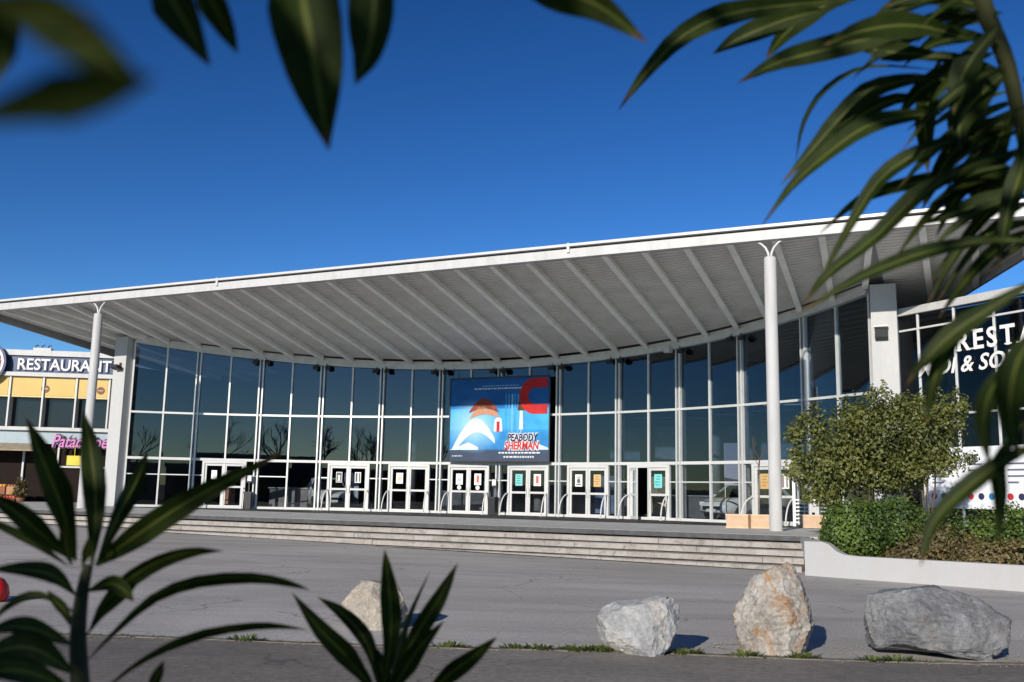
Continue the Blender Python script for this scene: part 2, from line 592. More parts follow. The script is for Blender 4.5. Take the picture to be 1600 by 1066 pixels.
# double doors
door_leaf = {}
for c in DOORS:
    t_, n_ = gax(c)
    P0 = GB(c, 0) + n_ * 0.03
    d = empty('double_door', P0, cin)
    HW = 0.98
    mb = MB()
    for sg in (-1, 1):
        mb.box(P0 + t_ * sg * HW + Z * 1.14, t_, n_, Z, 0.11, 0.16, 2.26)
    mb.box(P0 + Z * 2.19, t_, n_, Z, 2 * HW - 0.112, 0.158, 0.13)
    mb.build('door_frame', M_frame, d)
    for sg in (-1, 1):
        ang = 0.0
        if c == 17 and sg == -1: ang = radians(38)
        hinge = P0 + t_ * sg * (HW - 0.06)
        la = (-t_ * sg) * cos(ang) + n_ * sin(ang)        # leaf direction from the hinge
        ln = la.cross(Z)
        L = HW - 0.07
        mb = MB()
        H = 2.10
        for s0 in (0.05, L - 0.05):
            mb.box(hinge + la * s0 + Z * (0.02 + H / 2), la, ln, Z, 0.10, 0.06, H)
        for zz, hh in ((0.08, 0.13), (1.02, 0.09), (H - 0.04, 0.10)):
            mb.box(hinge + la * L / 2 + Z * zz, la, ln, Z, L - 0.202, 0.056, hh)
        mb.build('door_leaf', M_frame, d)
        for z0, z1 in ((0.145, 0.975), (1.065, H - 0.09)):
            m2 = MB()
            m2.box(hinge + la * L / 2 + Z * (z0 + z1) / 2, la, ln, Z, L - 0.2, 0.01, z1 - z0)
            m2.build('door_pane', M_glass2, d)
        m3 = MB()
        q = hinge + la * (L - 0.06)
        side = n_ * 0.07 if ln.dot(n_) > 0 else n_ * 0.07
        m3.tube([q + Z * 0.85 + n_ * 0.03, q + Z * 0.85 + side, q + Z * 1.2 + side, q + Z * 1.2 + n_ * 0.03], 0.016, 6)
        m3.build('door_handle', M_alu, d)
        door_leaf[(c, sg)] = (hinge, la, ln if ln.dot(n_) > 0 else -ln, L)
        # bowed guard rail beside the door
        m4 = MB()
        b0 = P0 + t_ * sg * (HW + 0.0) + n_ * 0.10
        out = n_ * 0.62 + t_ * sg * 0.06
        arc = [b0 + Z * 0.98]
        for k in range(1, 9):
            q = k / 8 * pi / 2
            arc.append(b0 + out * sin(q) + Z * (0.98 - 0.96 * (1 - cos(q))))
        m4.tube(arc, 0.028, 7)
        m4.tube([b0 + out + Z * 0.001, b0 + out + Z * 0.03], 0.07, 8)
        m4.build('guard_rail', M_frame, d, True)

# end pillars
M_pillar = stained('pillar_render', (0.46, 0.46, 0.46), (0.26, 0.26, 0.25), 0.7, 0.8, 0.3)
for nm, u0, u1 in (('end_pillar', -23.22, -22.43), ('end_pillar', 11.10, 11.90)):
    wmid = gp(0)[1]
    mb = MB()
    mb.bb(u0, u1, wmid - 0.45, wmid + 0.05, 0.0, zrb(wmid) + 0.1)
    mb.build(nm, M_pillar, cin)

# canopy
can = empty('canopy', B(-5, 4, 7.2), cin)
UF = lambda i: -21.85 + 1.391 * i
def edgeL(w): return -28.05 + 0.27 * w
def edgeR(w): return 17.6 - 0.62 * w if w < 8 else 12.64
# roof slab
wl = [0.0, 2, 4, 6, 8, 11.5, 18, 26]
mb = MB()
outl = [(edgeL(w), w) for w in wl] + [(edgeR(w), w) for w in reversed(wl)]
n = len(outl)
V = [B(u, w + (0.16 if w == 0 else 0), zrb(w) + 0.285) for u, w in outl] + [B(u, w + (0.16 if w == 0 else 0), zrb(w) + 0.45) for u, w in outl]
mb.add(V, [tuple(range(n)), tuple(reversed(range(n, 2 * n)))] + [((i + 1) % n, i, n + i, n + (i + 1) % n) for i in range(n)])
mb.build('roof_slab', M_roof, can)
ul, ur = edgeL(0), edgeR(0)
mb = MB(); mb.bb(ul, ur, -0.10, 0.15, 8.73, 9.03); mb.build('fascia', M_white, can)
mb = MB(); mb.bb(ul, ur, 0.02, 0.15, 9.032, 9.11); mb.build('shadow_gap', M_dark, can)
mb = MB(); mb.bb(ul, ur, -0.15, 0.4, 9.112, 9.20); mb.build('drip_edge', M_frame, can)
for px, py in ((340, 440), (888.5, 386)):
    u, _ = onw(px, py, -0.1)
    mb = MB(); mb.bb(u - 0.05, u + 0.05, -0.16, -0.101, 8.9, 9.22); mb.build('joint_cover', M_frame, can)
# side edges
for fe, w0, w1 in ((edgeL, 0.16, 11.5), (edgeR, 0.16, 8)):
    mb = MB()
    a0, a1 = fe(w0), fe(w1 - 0.001)
    s_ = 0.12 if fe is edgeL else -0.12
    mb.hexa([B(a0, w0, zrb(w0) + .0), B(a0 + s_, w0, zrb(w0) + .0), B(a1 + s_, w1, zrb(w1) + .0), B(a1, w1, zrb(w1) + .0),
             B(a0, w0, zrb(w0) + .47), B(a0 + s_, w0, zrb(w0) + .47), B(a1 + s_, w1, zrb(w1) + .47), B(a1, w1, zrb(w1) + .47)])
    mb.build('side_fascia', plain('side_grey', (0.33, 0.33, 0.33), 0.6), can)
# ribs
def ribline(i):
    if i < 0:
        return (UF(i), 0.17), (UF(i) + 0.27 * 11.5, 11.5)
    if i > 24:
        we = max(0.6, min(7.5, (17.6 - UF(i)) / 0.62 - 0.15))
        return (UF(i), 0.17), (UF(i) - 0.02, we)
    u, w = gp(i, -0.2)
    return (UF(i), 0.17), (u, w)
for i in range(-4, 28):
    (u0, w0), (u1, w1) = ribline(i)
    d = (UD * (u1 - u0) + WD * (w1 - w0)).normalized()
    s_ = Vector((d.y, -d.x, 0))
    P, Q = B(u0, w0, zrb(w0)), B(u1, w1, zrb(w1))
    if i == -4: continue
    mb = MB()
    for a, hw, z0, z1 in ((0, 0.10, 0.0, 0.04), (0, 0.04, 0.04, 0.27)):
        mb.hexa([P - s_ * hw + Z * z0, P + s_ * hw + Z * z0, Q + s_ * hw + Z * z0, Q - s_ * hw + Z * z0,
                 P - s_ * hw + Z * z1, P + s_ * hw + Z * z1, Q + s_ * hw + Z * z1, Q - s_ * hw + Z * z1])
    mb.build('rib', M_rib, can)
# soffit: corrugated panels between the ribs
def soff(i):
    (a0, aw0), (a1, aw1) = ribline(i)
    (b0, bw0), (b1, bw1) = ribline(i + 1)
    if i == -1:
        (b0, bw0), (b1, bw1) = (UF(0), 0.17), (UF(0) + 0.27 * 11.5, 11.5)
    if i == 24:
        (a0, aw0), (a1, aw1) = (UF(24), 0.17), (UF(24) - 0.02, 7.5)
    pitch = 0.21
    nn = int(max(aw1 - aw0, bw1 - bw0) / pitch)
    V, F = [], []
    for k in range(nn):
        for f, dz in ((0.0, 0.04), (0.02, 0.0), (0.80, 0.0), (0.82, 0.04)):
            t = (k + f) / nn
            for (x0, y0, x1, y1) in ((a0, aw0, a1, aw1), (b0, bw0, b1, bw1)):
                u, w = x0 + (x1 - x0) * t, y0 + (y1 - y0) * t
                V.append(B(u, w, zrb(w) + 0.225 + dz))
    for k in range(len(V) // 2 - 1):
        F.append((2 * k, 2 * k + 1, 2 * k + 3, 2 * k + 2))
    mesh('soffit_panel', V, F, None, can, mats=[M_soffit, M_edge], fm=[1 if k % 4 == 3 else 0 for k in range(len(F))])  # groove faces painted dark to deepen the shade between slats
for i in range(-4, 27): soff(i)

# support columns with forked heads
for px, py, pb in ((148, 560, 0), (1208, 620, 0)):
    u, _ = onw(px, py, 0.05)
    P = B(u, 0.05, 0)
    co = empty('support_column', P, cin)
    mb = MB()
    mb.lathe(P, [(0.20, 0.0), (0.20, 0.03), (0.185, 0.035), (0.185, 8.16), (0.17, 8.18), (0.17, 8.2)], 24)
    mb.build('shaft', M_white, co, False)
    for sg in (-1, 1):
        m2 = MB()
        m2.tube([P + Z * 8.15 + UD * sg * 0.03, P + Z * 8.33 + UD * sg * 0.05, P + Z * 8.5 + UD * sg * 0.12, P + Z * 8.64 + UD * sg * 0.25, P + Z * 8.745 + UD * sg * 0.42], [0.045, 0.04, 0.036, 0.032, 0.03], 8)
        m2.build('fork_arm', M_frame, co, True)
for o in bpy.data.objects:
    if o.name.startswith('shaft'):
        o.data.polygons.foreach_set('use_smooth', [len(p.vertices) == 4 for p in o.data.polygons])

# lobby behind the glass
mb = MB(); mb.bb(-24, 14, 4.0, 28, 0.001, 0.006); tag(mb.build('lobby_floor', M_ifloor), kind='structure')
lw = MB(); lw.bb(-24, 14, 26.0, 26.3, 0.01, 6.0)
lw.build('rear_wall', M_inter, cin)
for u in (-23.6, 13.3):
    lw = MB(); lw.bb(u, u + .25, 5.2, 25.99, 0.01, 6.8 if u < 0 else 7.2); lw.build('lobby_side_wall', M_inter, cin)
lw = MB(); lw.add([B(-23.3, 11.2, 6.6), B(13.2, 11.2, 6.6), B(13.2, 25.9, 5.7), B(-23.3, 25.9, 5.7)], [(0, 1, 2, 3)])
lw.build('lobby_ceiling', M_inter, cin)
for u, w in ((-12.5, 14.5), (-5.5, 15.0), (3.5, 14)):
    mb = MB(); mb.lathe(B(u, w, 0.01), [(0.27, 0), (0.27, 5.9)], 16); mb.build('lobby_column', plain('column_pale', (0.3, 0.3, 0.3), 0.6), cin, True)
for k, (u, w) in enumerate(((0.5, 14.5), (2.2, 15.4), (4.4, 13.5), (6.5, 12.0), (7.5, 9.5))):
    mb = MB()
    mb.box(B(u, w, 4.6), UD, WD, Z, 1.9, 0.07, 0.05)
    mb.tube([B(u - .8, w, 4.62), B(u - .8, w, 6.5)], 0.008, 5); mb.tube([B(u + .8, w, 4.62), B(u + .8, w, 6.5)], 0.008, 5)
    mb.build('strip_lamp', M_frame, cin)
for k, (u, w, l) in enumerate(((-18.0, 11.5, 2.4), (-9.5, 16.0, 4.0), (-3.0, 17.0, 3.0), (2.2, 16.2, 3.4))):
    P = B(u, w, .008)
    o = empty('ticket_counter', P)
    tag(o, ['pale counter in the lobby behind the leftmost panes', 'long counter deep in the lobby behind the third door', 'counter deep in the lobby below the banner', 'counter deep in the lobby behind the open door'][k], 'counter', 'counters in the lobby')
    mb = MB(); mb.bb(u - l / 2, u + l / 2, w, w + .6, .008, 1.0); mb.build('front', plain('counter_front', (.22, .21, .20), .6, 0, .2, 2), o)
    mb = MB(); mb.bb(u - l / 2 - .05, u + l / 2 + .05, w - .08, w + .7, 1.003, 1.06); mb.build('top', plain('counter_top', (.5, .5, .5), .4), o)
for k, (u, w) in enumerate(((-20.3, 9.6), (-14.6, 12.2), (-7.3, 13.4), (-1.4, 13.2), (.9, 13.8), (5.0, 12.6))):
    P = B(u, w, .008)
    o = empty('display_stand', P)
    tag(o, 'cardboard display stand in the lobby, %s from the left' % ['first', 'second', 'third', 'fourth', 'fifth', 'sixth'][k], 'display stand', 'display stands in the lobby')
    mb = MB(); mb.box(P + Z * 1.0, UD, (WD + Z * .12).normalized(), Z, .9, .05, 1.7); mb.build('card', plain('stand_card%d' % k, ((.4, .2, .12), (.3, .34, .4), (.35, .33, .3), (.12, .2, .35), (.4, .34, .2), (.3, .12, .16))[k], .6, 0, .6, 3), o)
    mb = MB(); mb.box(P + Z * .08, UD, WD, Z, 1.0, .5, .15); mb.build('base', M_black, o)
# small spotlights below the edge beam
for i in (4, 6, 8, 10, 12, 14, 16, 18, 20):
    t_, n_ = gax(i)
    m = MB()
    for sg in (-1, 1):
        if i == 18 and sg == -1: continue
        c = GB(i, ztop(i) - 0.17) + n_ * 0.30 + t_ * sg * 0.30
        m.box(c, t_, (n_ - Z * 0.5).normalized(), (n_ * 0.5 + Z).normalized(), 0.24, 0.20, 0.16)
        m.tube([c + Z * 0.05, GB(i, ztop(i) + 0.02) + n_ * 0.28 + t_ * sg * 0.2], 0.02, 5)
    m.build('spotlight', M_black, cin)
t_, n_ = gax(18)
c = GB(18, ztop(18) - 0.12) + n_ * 0.36 - t_ * 0.3
mb = MB(); mb.box(c, t_, n_, Z, 0.30, 0.22, 0.18); mb.tube([c, c + Z * 0.2 - n_ * 0.1], 0.025, 5)
mb.build('spotlight', M_frame, cin)
# floodlights on the pillars
for u, w, z, sg in ((-22.75, 4.4, 6.55, -1), (11.42, 4.4, 6.35, 1)):
    P = B(u, w, z)
    fl = empty('floodlight', P, cin)
    mb = MB()
    if sg < 0:
        mb.tube([P + WD * 0.02, P - WD * 0.25 + Z * 0.03], 0.03, 6)
        mb.box(P - WD * 0.32 - Z * 0.02, UD, (WD - Z * 0.3).normalized(), (Z + WD * .3).normalized(), 0.42, 0.34, 0.16)
    else:
        mb.box(P - WD * 0.16, UD, (WD - Z * 0.45).normalized(), (Z + WD * .45).normalized(), 0.40, 0.20, 0.34)
    mb.build('lamp_body', M_dark, fl)
    mb = MB()
    if sg > 0:
        mb.box(P - WD * 0.17 + Z * 0.22, UD, (WD - Z * 0.2).normalized(), (Z + WD * .2).normalized(), 0.44, 0.30, 0.04)
    else:
        mb.box(P - WD * 0.05 + Z * 0.12, UD, WD, Z, 0.14, 0.08, 0.22)
    mb.build('lamp_hood', M_frame if sg > 0 else M_dark, fl)

# ------------------------------------------------------------------ text helper
def text_mesh(s, size, shear=0.0, bold=0.0, extrude=0.006, xs=1.0):
    cu = bpy.data.curves.new('lettering', 'FONT')
    cu.body = s
    cu.size = size
    cu.shear = shear
    cu.offset = bold
    cu.extrude = extrude
    cu.resolution_u = 3
    cu.align_x = 'LEFT'
    to = bpy.data.objects.new('lettering', cu)
    COL.objects.link(to)
    dg = bpy.context.evaluated_depsgraph_get()
    me = bpy.data.meshes.new_from_object(to.evaluated_get(dg))
    V = [Vector((v.co.x * xs, v.co.y, v.co.z)) for v in me.vertices]
    F = [tuple(p.vertices) for p in me.polygons]
    bpy.data.objects.remove(to, do_unlink=True)
    bpy.data.meshes.remove(me)
    return V, F
def put_text(name, s, O, ex, ey, en, size, m, parent=None, shear=0, bold=0, width=None, center=False, extrude=0.006):
    V, F = text_mesh(s, size, shear, bold, extrude)
    x0 = min(v.x for v in V); x1 = max(v.x for v in V)
    k = 1.0 if width is None else width / (x1 - x0)
    off = -x0 * k - ((x1 - x0) * k / 2 if center else 0)
    W_ = [Vector(O) + ex * (v.x * k + off) + ey * v.y + en * (v.z + extrude) for v in V]
    return mesh(name, W_, F, m, parent)

# ------------------------------------------------------------------ posters on the doors
def paper(name, c1, c2, sc=9.0):
    m, t, p = nodes(name)
    uvn = t.nodes.new('ShaderNodeUVMap')
    n = noisen(t, uvn.outputs[0], sc, 4)
    t.links.new(ramp(t, n, [(0.45, c1), (0.58, c2)]), p.inputs['Base Color'])
    p.inputs['Roughness'].default_value = 0.5
    return m
WHT = (0.78, 0.78, 0.76)
posters = [
    (3, -1, 0.40, (.26, .42), WHT, (0.2, 0.2, 0.2), 'blank', 'white notice on the glass door nearest the left pillar'),
    (7, -1, 0.5, (.30, .50), (0.62, 0.62, 0.6), (0.06, 0.06, 0.06), 'dark', 'black poster with white figure on the left leaf of the second door'),
    (7, 1, 0.5, (.30, .50), (0.7, 0.7, 0.68), (0.05, 0.05, 0.05), 'slash', 'black and white poster on right leaf of the second door'),
    (9, -1, 0.5, (.34, .50), WHT, (0.55, 0.45, 0.30), 'face', 'white poster with sand coloured patch on the third door'),
    (11, -1, 0.42, (.34, .50), WHT, (0.45, 0.46, 0.48), 'lines', 'pale grey poster above a round sticker below the big banner'),
    (11, 1, 0.5, (.34, .52), WHT, (0.55, 0.09, 0.07), 'bar', 'white poster with red figure, right leaf below the big banner'),
    (13, -1, 0.5, (.36, .52), (0.20, 0.55, 0.56), (0.08, 0.28, 0.30), 'blot', 'turquoise poster on the door right of the black bin'),
    (13, 1, 0.5, (.36, .52), WHT, (0.55, 0.10, 0.08), 'bar', 'white poster with red figure beside the turquoise poster'),
    (15, -1, 0.5, (.36, .52), WHT, (0.12, 0.12, 0.12), 'lines', 'white poster with black print beside the tan poster'),
    (15, 1, 0.5, (.36, .52), (0.60, 0.40, 0.17), (0.45, 0.27, 0.10), 'blot', 'tan poster on door left of the half open door'),
    (17, 1, 0.5, (.38, .56), (0.18, 0.58, 0.58), (0.06, 0.35, 0.36), 'blot', 'turquoise poster on the leaf beside the open doorway'),
    (21, -1, 0.5, (.42, .56), (0.58, 0.38, 0.16), (0.40, 0.24, 0.10), 'blot', 'tan poster just left of the big white column'),
    (21, 1, 0.45, (.40, .54), WHT, (0.25, 0.22, 0.2), 'slash', 'white poster just right of the big white column'),
]
M_pw = plain('poster_white', WHT, 0.5, 0, 0.03)
for idx, (c, sg, fr, (pw, ph), c1, c2, kind, lab) in enumerate(posters):
    hinge, la, ln, L = door_leaf[(c, sg)]
    ctr = hinge + la * (L * 0.5) + ln * 0.018 + Z * (1.58)
    ex = la if la.dot(gax(c)[0]) > 0 else -la
    P = empty('door_poster', ctr - Z * ph / 2)
    tag(P, lab, 'poster', 'posters taped to the glass doors')
    mb = MB(); mb.box(ctr, ex, ln, Z, pw, 0.004, ph)
    mb.build('sheet', plain('poster_%d' % idx, c1, 0.5, 0, 0.06, 12), P)
    m2 = plain('poster_ink_%d' % idx, c2, 0.5, 0, 0.25, 14)
    mb = MB()
    f = ctr + ln * 0.004
    if kind == 'bar':
        mb.box(f + Z * 0.02, ex, ln, Z, pw * 0.36, 0.003, ph * 0.62)
        mb.box(f - Z * ph * .40, ex, ln, Z, pw * 0.6, 0.003, ph * 0.05)
    elif kind == 'lines':
        for k in range(3): mb.box(f + Z * (ph * (0.30 - 0.08 * k)), ex, ln, Z, pw * (0.7 - 0.15 * k), 0.003, ph * 0.04)
        mb.box(f - Z * ph * .32, ex, ln, Z, pw * .66, .003, ph * .10)
        mb.lathe(f - Z * ph * 0.05, [(pw * .26, -0.0015), (pw * .26, 0.0015)], 12, ln)
    elif kind == 'face':
        mb.lathe(f - Z * ph * 0.05, [(pw * .34, -0.0015), (pw * .34, 0.0015)], 12, ln)
        mb.box(f + Z * ph * .33, ex, ln, Z, pw * .6, .003, ph * .06)
    elif kind == 'dark':
        mb.box(f, ex, ln, Z, pw * .80, .003, ph * .86)
    elif kind == 'slash':
        mb.box(f - ex * pw * .22, ex, ln, Z, pw * .3, .003, ph * .84)
        mb.box(f + ex * pw * .27, ex, ln, Z, pw * .2, .003, ph * .8)
    elif kind == 'blot':
        for k in range(4):
            mb.box(f + Z * ph * (0.33 - 0.2 * k) + ex * pw * rnd.uniform(-.1, .1), ex, ln, Z, pw * rnd.uniform(.4, .7), .003, ph * .09)
    else:
        for k in range(4): mb.box(f + Z * ph * (0.3 - .15 * k), ex, ln, Z, pw * .66, .003, ph * .035)
    mb.build('print', m2, P)
    if kind == 'dark':
        mb = MB(); mb.lathe(f + ln * .003 + Z * ph * .08, [(pw * .2, -0.001), (pw * .2, 0.001)], 14, ln)
        mb.prism([f + ln * .003 + ex * a * pw + Z * b * ph for a, b in ((-.1, 0), (.1, 0), (.22, -.36), (-.22, -.36))], ln * 0.002)
        mb.build('print', M_pw, P)
for c, sg in ((11, -1), (11, 1)):
    hinge, la, ln, L = door_leaf[(c, sg)]
    q = hinge + la * L * .5 + ln * .018 + Z * 1.20
    mb = MB(); mb.lathe(q, [(0.10, -.002), (.10, .002)], 16, ln)
    tag(mb.build('round_sticker', M_pw), 'round white sticker under the %s poster below the big banner' % ('pale grey' if sg < 0 else 'red figure'), 'sticker', 'stickers on the doors')

# ------------------------------------------------------------------ big banner
i0, i1 = 10.42, 13.78
off = 0.36
A0, A1 = GB(i0, 0, 0) + gax(i0)[1] * off, GB(i1, 0, 0) + gax(i1)[1] * off
mid = GB(12, 0); cn = gax(12)[1]
ex = (A1 - A0).normalized(); en = Vector((ex.y, -ex.x, 0)); en = en if en.dot(cn) > 0 else -en
need = max(0, 0)
BW = (A1 - A0).length
bz0, bz1 = 2.42, 6.18
ban = empty('film_banner', A0 + ex * BW / 2 + Z * bz0)
tag(ban, 'huge blue advertising banner with red letter C hung on the curved glass front', 'banner')
def BP(fx, fz, d=0.0): return A0 + ex * (BW * fx) + Z * (bz0 + (bz1 - bz0) * fz) + en * d
def brect(name, a, b, c, d, m, lay):
    mb = MB(); mb.box(BP((a + b) / 2, (c + d) / 2, 0.004 * lay), ex, en, Z, BW * (b - a), 0.004, (bz1 - bz0) * (d - c))
    return mb.build(name, m, ban)
def bpoly(name, pts, m, lay):
    mb = MB(); mb.prism([BP(x, z, 0.004 * lay - 0.002) for x, z in pts], en * 0.004)
    return mb.build(name, m, ban)
def ell(cx, cz, rx, rz, n=28, a0=0, a1=2 * pi):
    return [(cx + rx * cos(a0 + (a1 - a0) * k / n), cz + rz * sin(a0 + (a1 - a0) * k / n)) for k in range(n)]
def bmat(name, c, var=0.2, sc=1.5): return plain(name, c, 0.55, 0, var, sc, 0, 0.2)
def banner_print():
    m, t, p = nodes('banner_print')
    uvn = t.nodes.new('ShaderNodeUVMap')
    dn = t.nodes.new('ShaderNodeTexNoise'); dn.inputs['Scale'].default_value = 7; dn.inputs['Detail'].default_value = 4
    t.links.new(uvn.outputs[0], dn.inputs['Vector'])
    vm = t.nodes.new('ShaderNodeVectorMath'); vm.operation = 'SUBTRACT'; vm.inputs[1].default_value = (.5, .5, .5)
    t.links.new(dn.outputs['Color'], vm.inputs[0])
    vs = t.nodes.new('ShaderNodeVectorMath'); vs.operation = 'SCALE'; vs.inputs['Scale'].default_value = .07
    t.links.new(vm.outputs[0], vs.inputs[0])
    va = t.nodes.new('ShaderNodeVectorMath'); va.operation = 'ADD'
    t.links.new(uvn.outputs[0], va.inputs[0]); t.links.new(vs.outputs[0], va.inputs[1])
    sep = t.nodes.new('ShaderNodeSeparateXYZ'); t.links.new(uvn.outputs[0], sep.inputs[0])
    col = ramp(t, sep.outputs[1], [(0.0, (.05, .07, .12)), (.12, (.05, .07, .12)), (.14, (.03, .20, .48)), (.36, (.03, .26, .60)), (.38, (.05, .36, .70)), (.62, (.05, .36, .70)), (.64, (.015, .14, .42)), (1.0, (.012, .10, .32))])
    n = noisen(t, uvn.outputs[0], 5, 4)
    col = mixc(t, .5, col, ramp(t, n, [(.3, (.55,) * 3), (.7, (1.4,) * 3)]), 'MULTIPLY')
    def spot(cx, cz, rx, rz, c, k0=.6, k1=1.1):
        nonlocal col
        a = t.nodes.new('ShaderNodeVectorMath'); a.operation = 'SUBTRACT'; a.inputs[1].default_value = (cx, cz, 0)
        t.links.new(va.outputs[0], a.inputs[0])
        b = t.nodes.new('ShaderNodeVectorMath'); b.operation = 'MULTIPLY'; b.inputs[1].default_value = (1 / rx, 1 / rz, 0)
        t.links.new(a.outputs[0], b.inputs[0])
        l = t.nodes.new('ShaderNodeVectorMath'); l.operation = 'LENGTH'; t.links.new(b.outputs[0], l.inputs[0])
        col = mixc(t, ramp(t, l.outputs['Value'], [(k0, (1, 1, 1)), (min(1, k1), (0, 0, 0))]), col, c)
    spot(.25, .42, .30, .34, (.30, .55, .75), .2, 1)
    t.links.new(col, p.inputs['Base Color'])
    p.inputs['Roughness'].default_value = .6
    p.inputs['Specular IOR Level'].default_value = .2
    return m
q = [BP(0, 0, .002), BP(1, 0, .002), BP(1, 1, .002), BP(0, 1, .002)]
mesh('cloth', q + [v - en * .006 for v in q], [(0, 1, 2, 3), (7, 6, 5, 4), (0, 4, 5, 1), (1, 5, 6, 2), (2, 6, 7, 3), (3, 7, 4, 0)], banner_print(), ban, uv=[(0, 0), (1, 0), (1, 1), (0, 1)] * 2)
for k in range(7):
    x = 0.57 + 0.03 * k
    brect('light_stripe', x, x + rnd.uniform(.008, .02), 0.34, 0.80, bmat('banner_stripe%d' % (k % 3), (0.05 + .05 * (k % 3), 0.30 + .07 * (k % 3), 0.66), .3), 2)
bpoly('ice_shape', [(0.0, .13), (.20, .22), (.30, .16), (.30, .131), (0, .131)], bmat('banner_ice', (.55, .72, .85)), 2)
bpoly('ice_shape', [(1.0, .131), (.82, .131), (.86, .22), (1.0, .15)], bmat('banner_ice', (.55, .72, .85)), 2)
# soft abstract colour patches in place of the film artwork
cres = [(.03 + .44 * f, .15 + .36 * sin(pi * f * .9)) for f in [k / 14 for k in range(15)]] + [(.47 - .40 * f, .14 + .20 * sin(pi * (1 - f) * .9)) for f in [k / 14 for k in range(15)]]
cres2 = [(.20 + .30 * f, .60 + .16 * sin(pi * f)) for f in [k / 12 for k in range(13)]] + [(.50 - .30 * f, .58 + .05 * sin(pi * f)) for f in [k / 12 for k in range(13)]]
for nm, pts, c in (('white_swoosh', cres, (.62, .64, .67)), ('rust_swoosh', cres2, (.24, .05, .03)), ('tan_swoosh', [(x + .01, z - .07) for x, z in cres2], (.48, .24, .15)),
                   ('white_band', [(.455, .35), (.545, .35), (.535, .50), (.50, .53), (.465, .50)], (.62, .64, .67)),
                   ('dark_band', [(.69, .60), (.77, .60), (.76, .70), (.70, .70)], (.08, .04, .02)), ('white_band', [(.71, .37), (.75, .37), (.745, .595), (.715, .595)], (.55, .62, .68))):
    bpoly(nm, pts, bmat('banner_' + nm + str(len(pts)) + str(int(c[2] * 100)), c, .15, 4), 4)
bpoly('red_bar', [(.485, .35), (.515, .35), (.515, .47), (.485, .47)], bmat('banner_red', (.50, .02, .02)), 6)
# red letter C, top right
n = 26
oc = [(.86 + .15 * cos(a), .77 + .215 * sin(a)) for a in [radians(90 + 180 * k / n) for k in range(n + 1)]]
ic = [(.86 + .062 * cos(a), .77 + .10 * sin(a)) for a in [radians(270 - 180 * k / n) for k in range(n + 1)]]
bpoly('red_letter', oc + [(.985, .555), (.985, .67)] + [(x, z) for x, z in ic] + [(.985, .87), (.985, .985)], bmat('banner_red', (.50, .02, .02), .35), 6)
eyz = Z * 1.0
put_text('title', 'PEABODY', BP(.60, .235, 0.02), ex, Z, en, 0.46, bmat('banner_navy', (.02, .02, .06)), ban, 0.12, 0.012, BW * .30)
put_text('title', 'SHERMAN', BP(.57, .135, 0.02), ex, Z, en, 0.50, bmat('banner_red', (.5, .02, .02)), ban, 0.12, 0.014, BW * .34)
put_text('title_outline', 'PEABODY', BP(.597, .235, 0.012), ex, Z, en, 0.46, bmat('banner_white', (.6, .62, .65)), ban, 0.12, 0.05, BW * .306)
put_text('title_outline', 'SHERMAN', BP(.567, .135, 0.012), ex, Z, en, 0.50, bmat('banner_white', (.6, .62, .65)), ban, 0.12, 0.055, BW * .346)
for (a, b, z, h, c) in ((.51, .92, .085, .018, 0), (.56, .86, .035, .02, 0), (.25, .74, .865, .016, 0), (.33, .70, .90, .012, 1), (.03, .14, .05, .012, 0)):
    x = a
    while x < b:
        wd = rnd.uniform(.012, .035)
        brect('small_print', x, min(b, x + wd), z, z + h, bmat('banner_white' if not c else 'banner_stripe2', (.7, .72, .75)), 3)
        x += wd + .008
mb = MB()
mb.bb(0, .001, 0, .001, 0, .001)
# slim dark frame of the banner
mb = MB()
for (a, b, c, d) in ((-.012, 1.012, -.018, -.001), (-.012, 1.012, 1.001, 1.018), (-.012, -.001, -.0005, 1.0005), (1.001, 1.012, -.0005, 1.0005)):
    mb.box(BP((a + b) / 2, (c + d) / 2, .0), ex, en, Z, BW * (b - a), .05, (bz1 - bz0) * (d - c))
mb.build('frame', M_dark, ban)
# hanging wires of the banner
mb = MB()
for f in (0.02, 0.5, 0.98):
    a = BP(f, 1.0, -0.01)
    q = i0 + (i1 - i0) * f
    mb.tube([a, GB(q, ztop(q), 0) + gax(q)[1] * 0.26], 0.012, 5)
mb.build('wire', M_dark, ban)

# ------------------------------------------------------------------ bins by the doors
def bin_(i, lab):
    t_, n_ = gax(i)
    P = GB(i, 0.004) + n_ * 0.42
    o = empty('ash_bin', P)
    tag(o, lab, 'bin', 'black bins between the doors')
    mb = MB()
    mb.box(P + Z * .36, t_, n_, Z, .34, .30, .72); mb.build('bin_body', M_black, o)
    mb = MB(); mb.box(P + Z * .76, t_, n_, Z, .38, .34, .08); mb.build('bin_lid', M_dark, o)
    mb = MB(); mb.box(P + Z * 1.05 - n_ * .1, t_, n_, Z, .05, .04, .5); mb.box(P + Z * 1.42 - n_ * .1, t_, n_, Z, .26, .02, .36); mb.build('sign_post', M_dark, o)
    mb = MB(); mb.box(P + Z * 1.44 - n_ * .086, t_, n_, Z, .18, .006, .26); mb.build('sign', M_pw, o)
bin_(3.85, 'black bin with white sign beside the leftmost glass door')
bin_(11.95, 'black bin with white sign below the big blue banner')

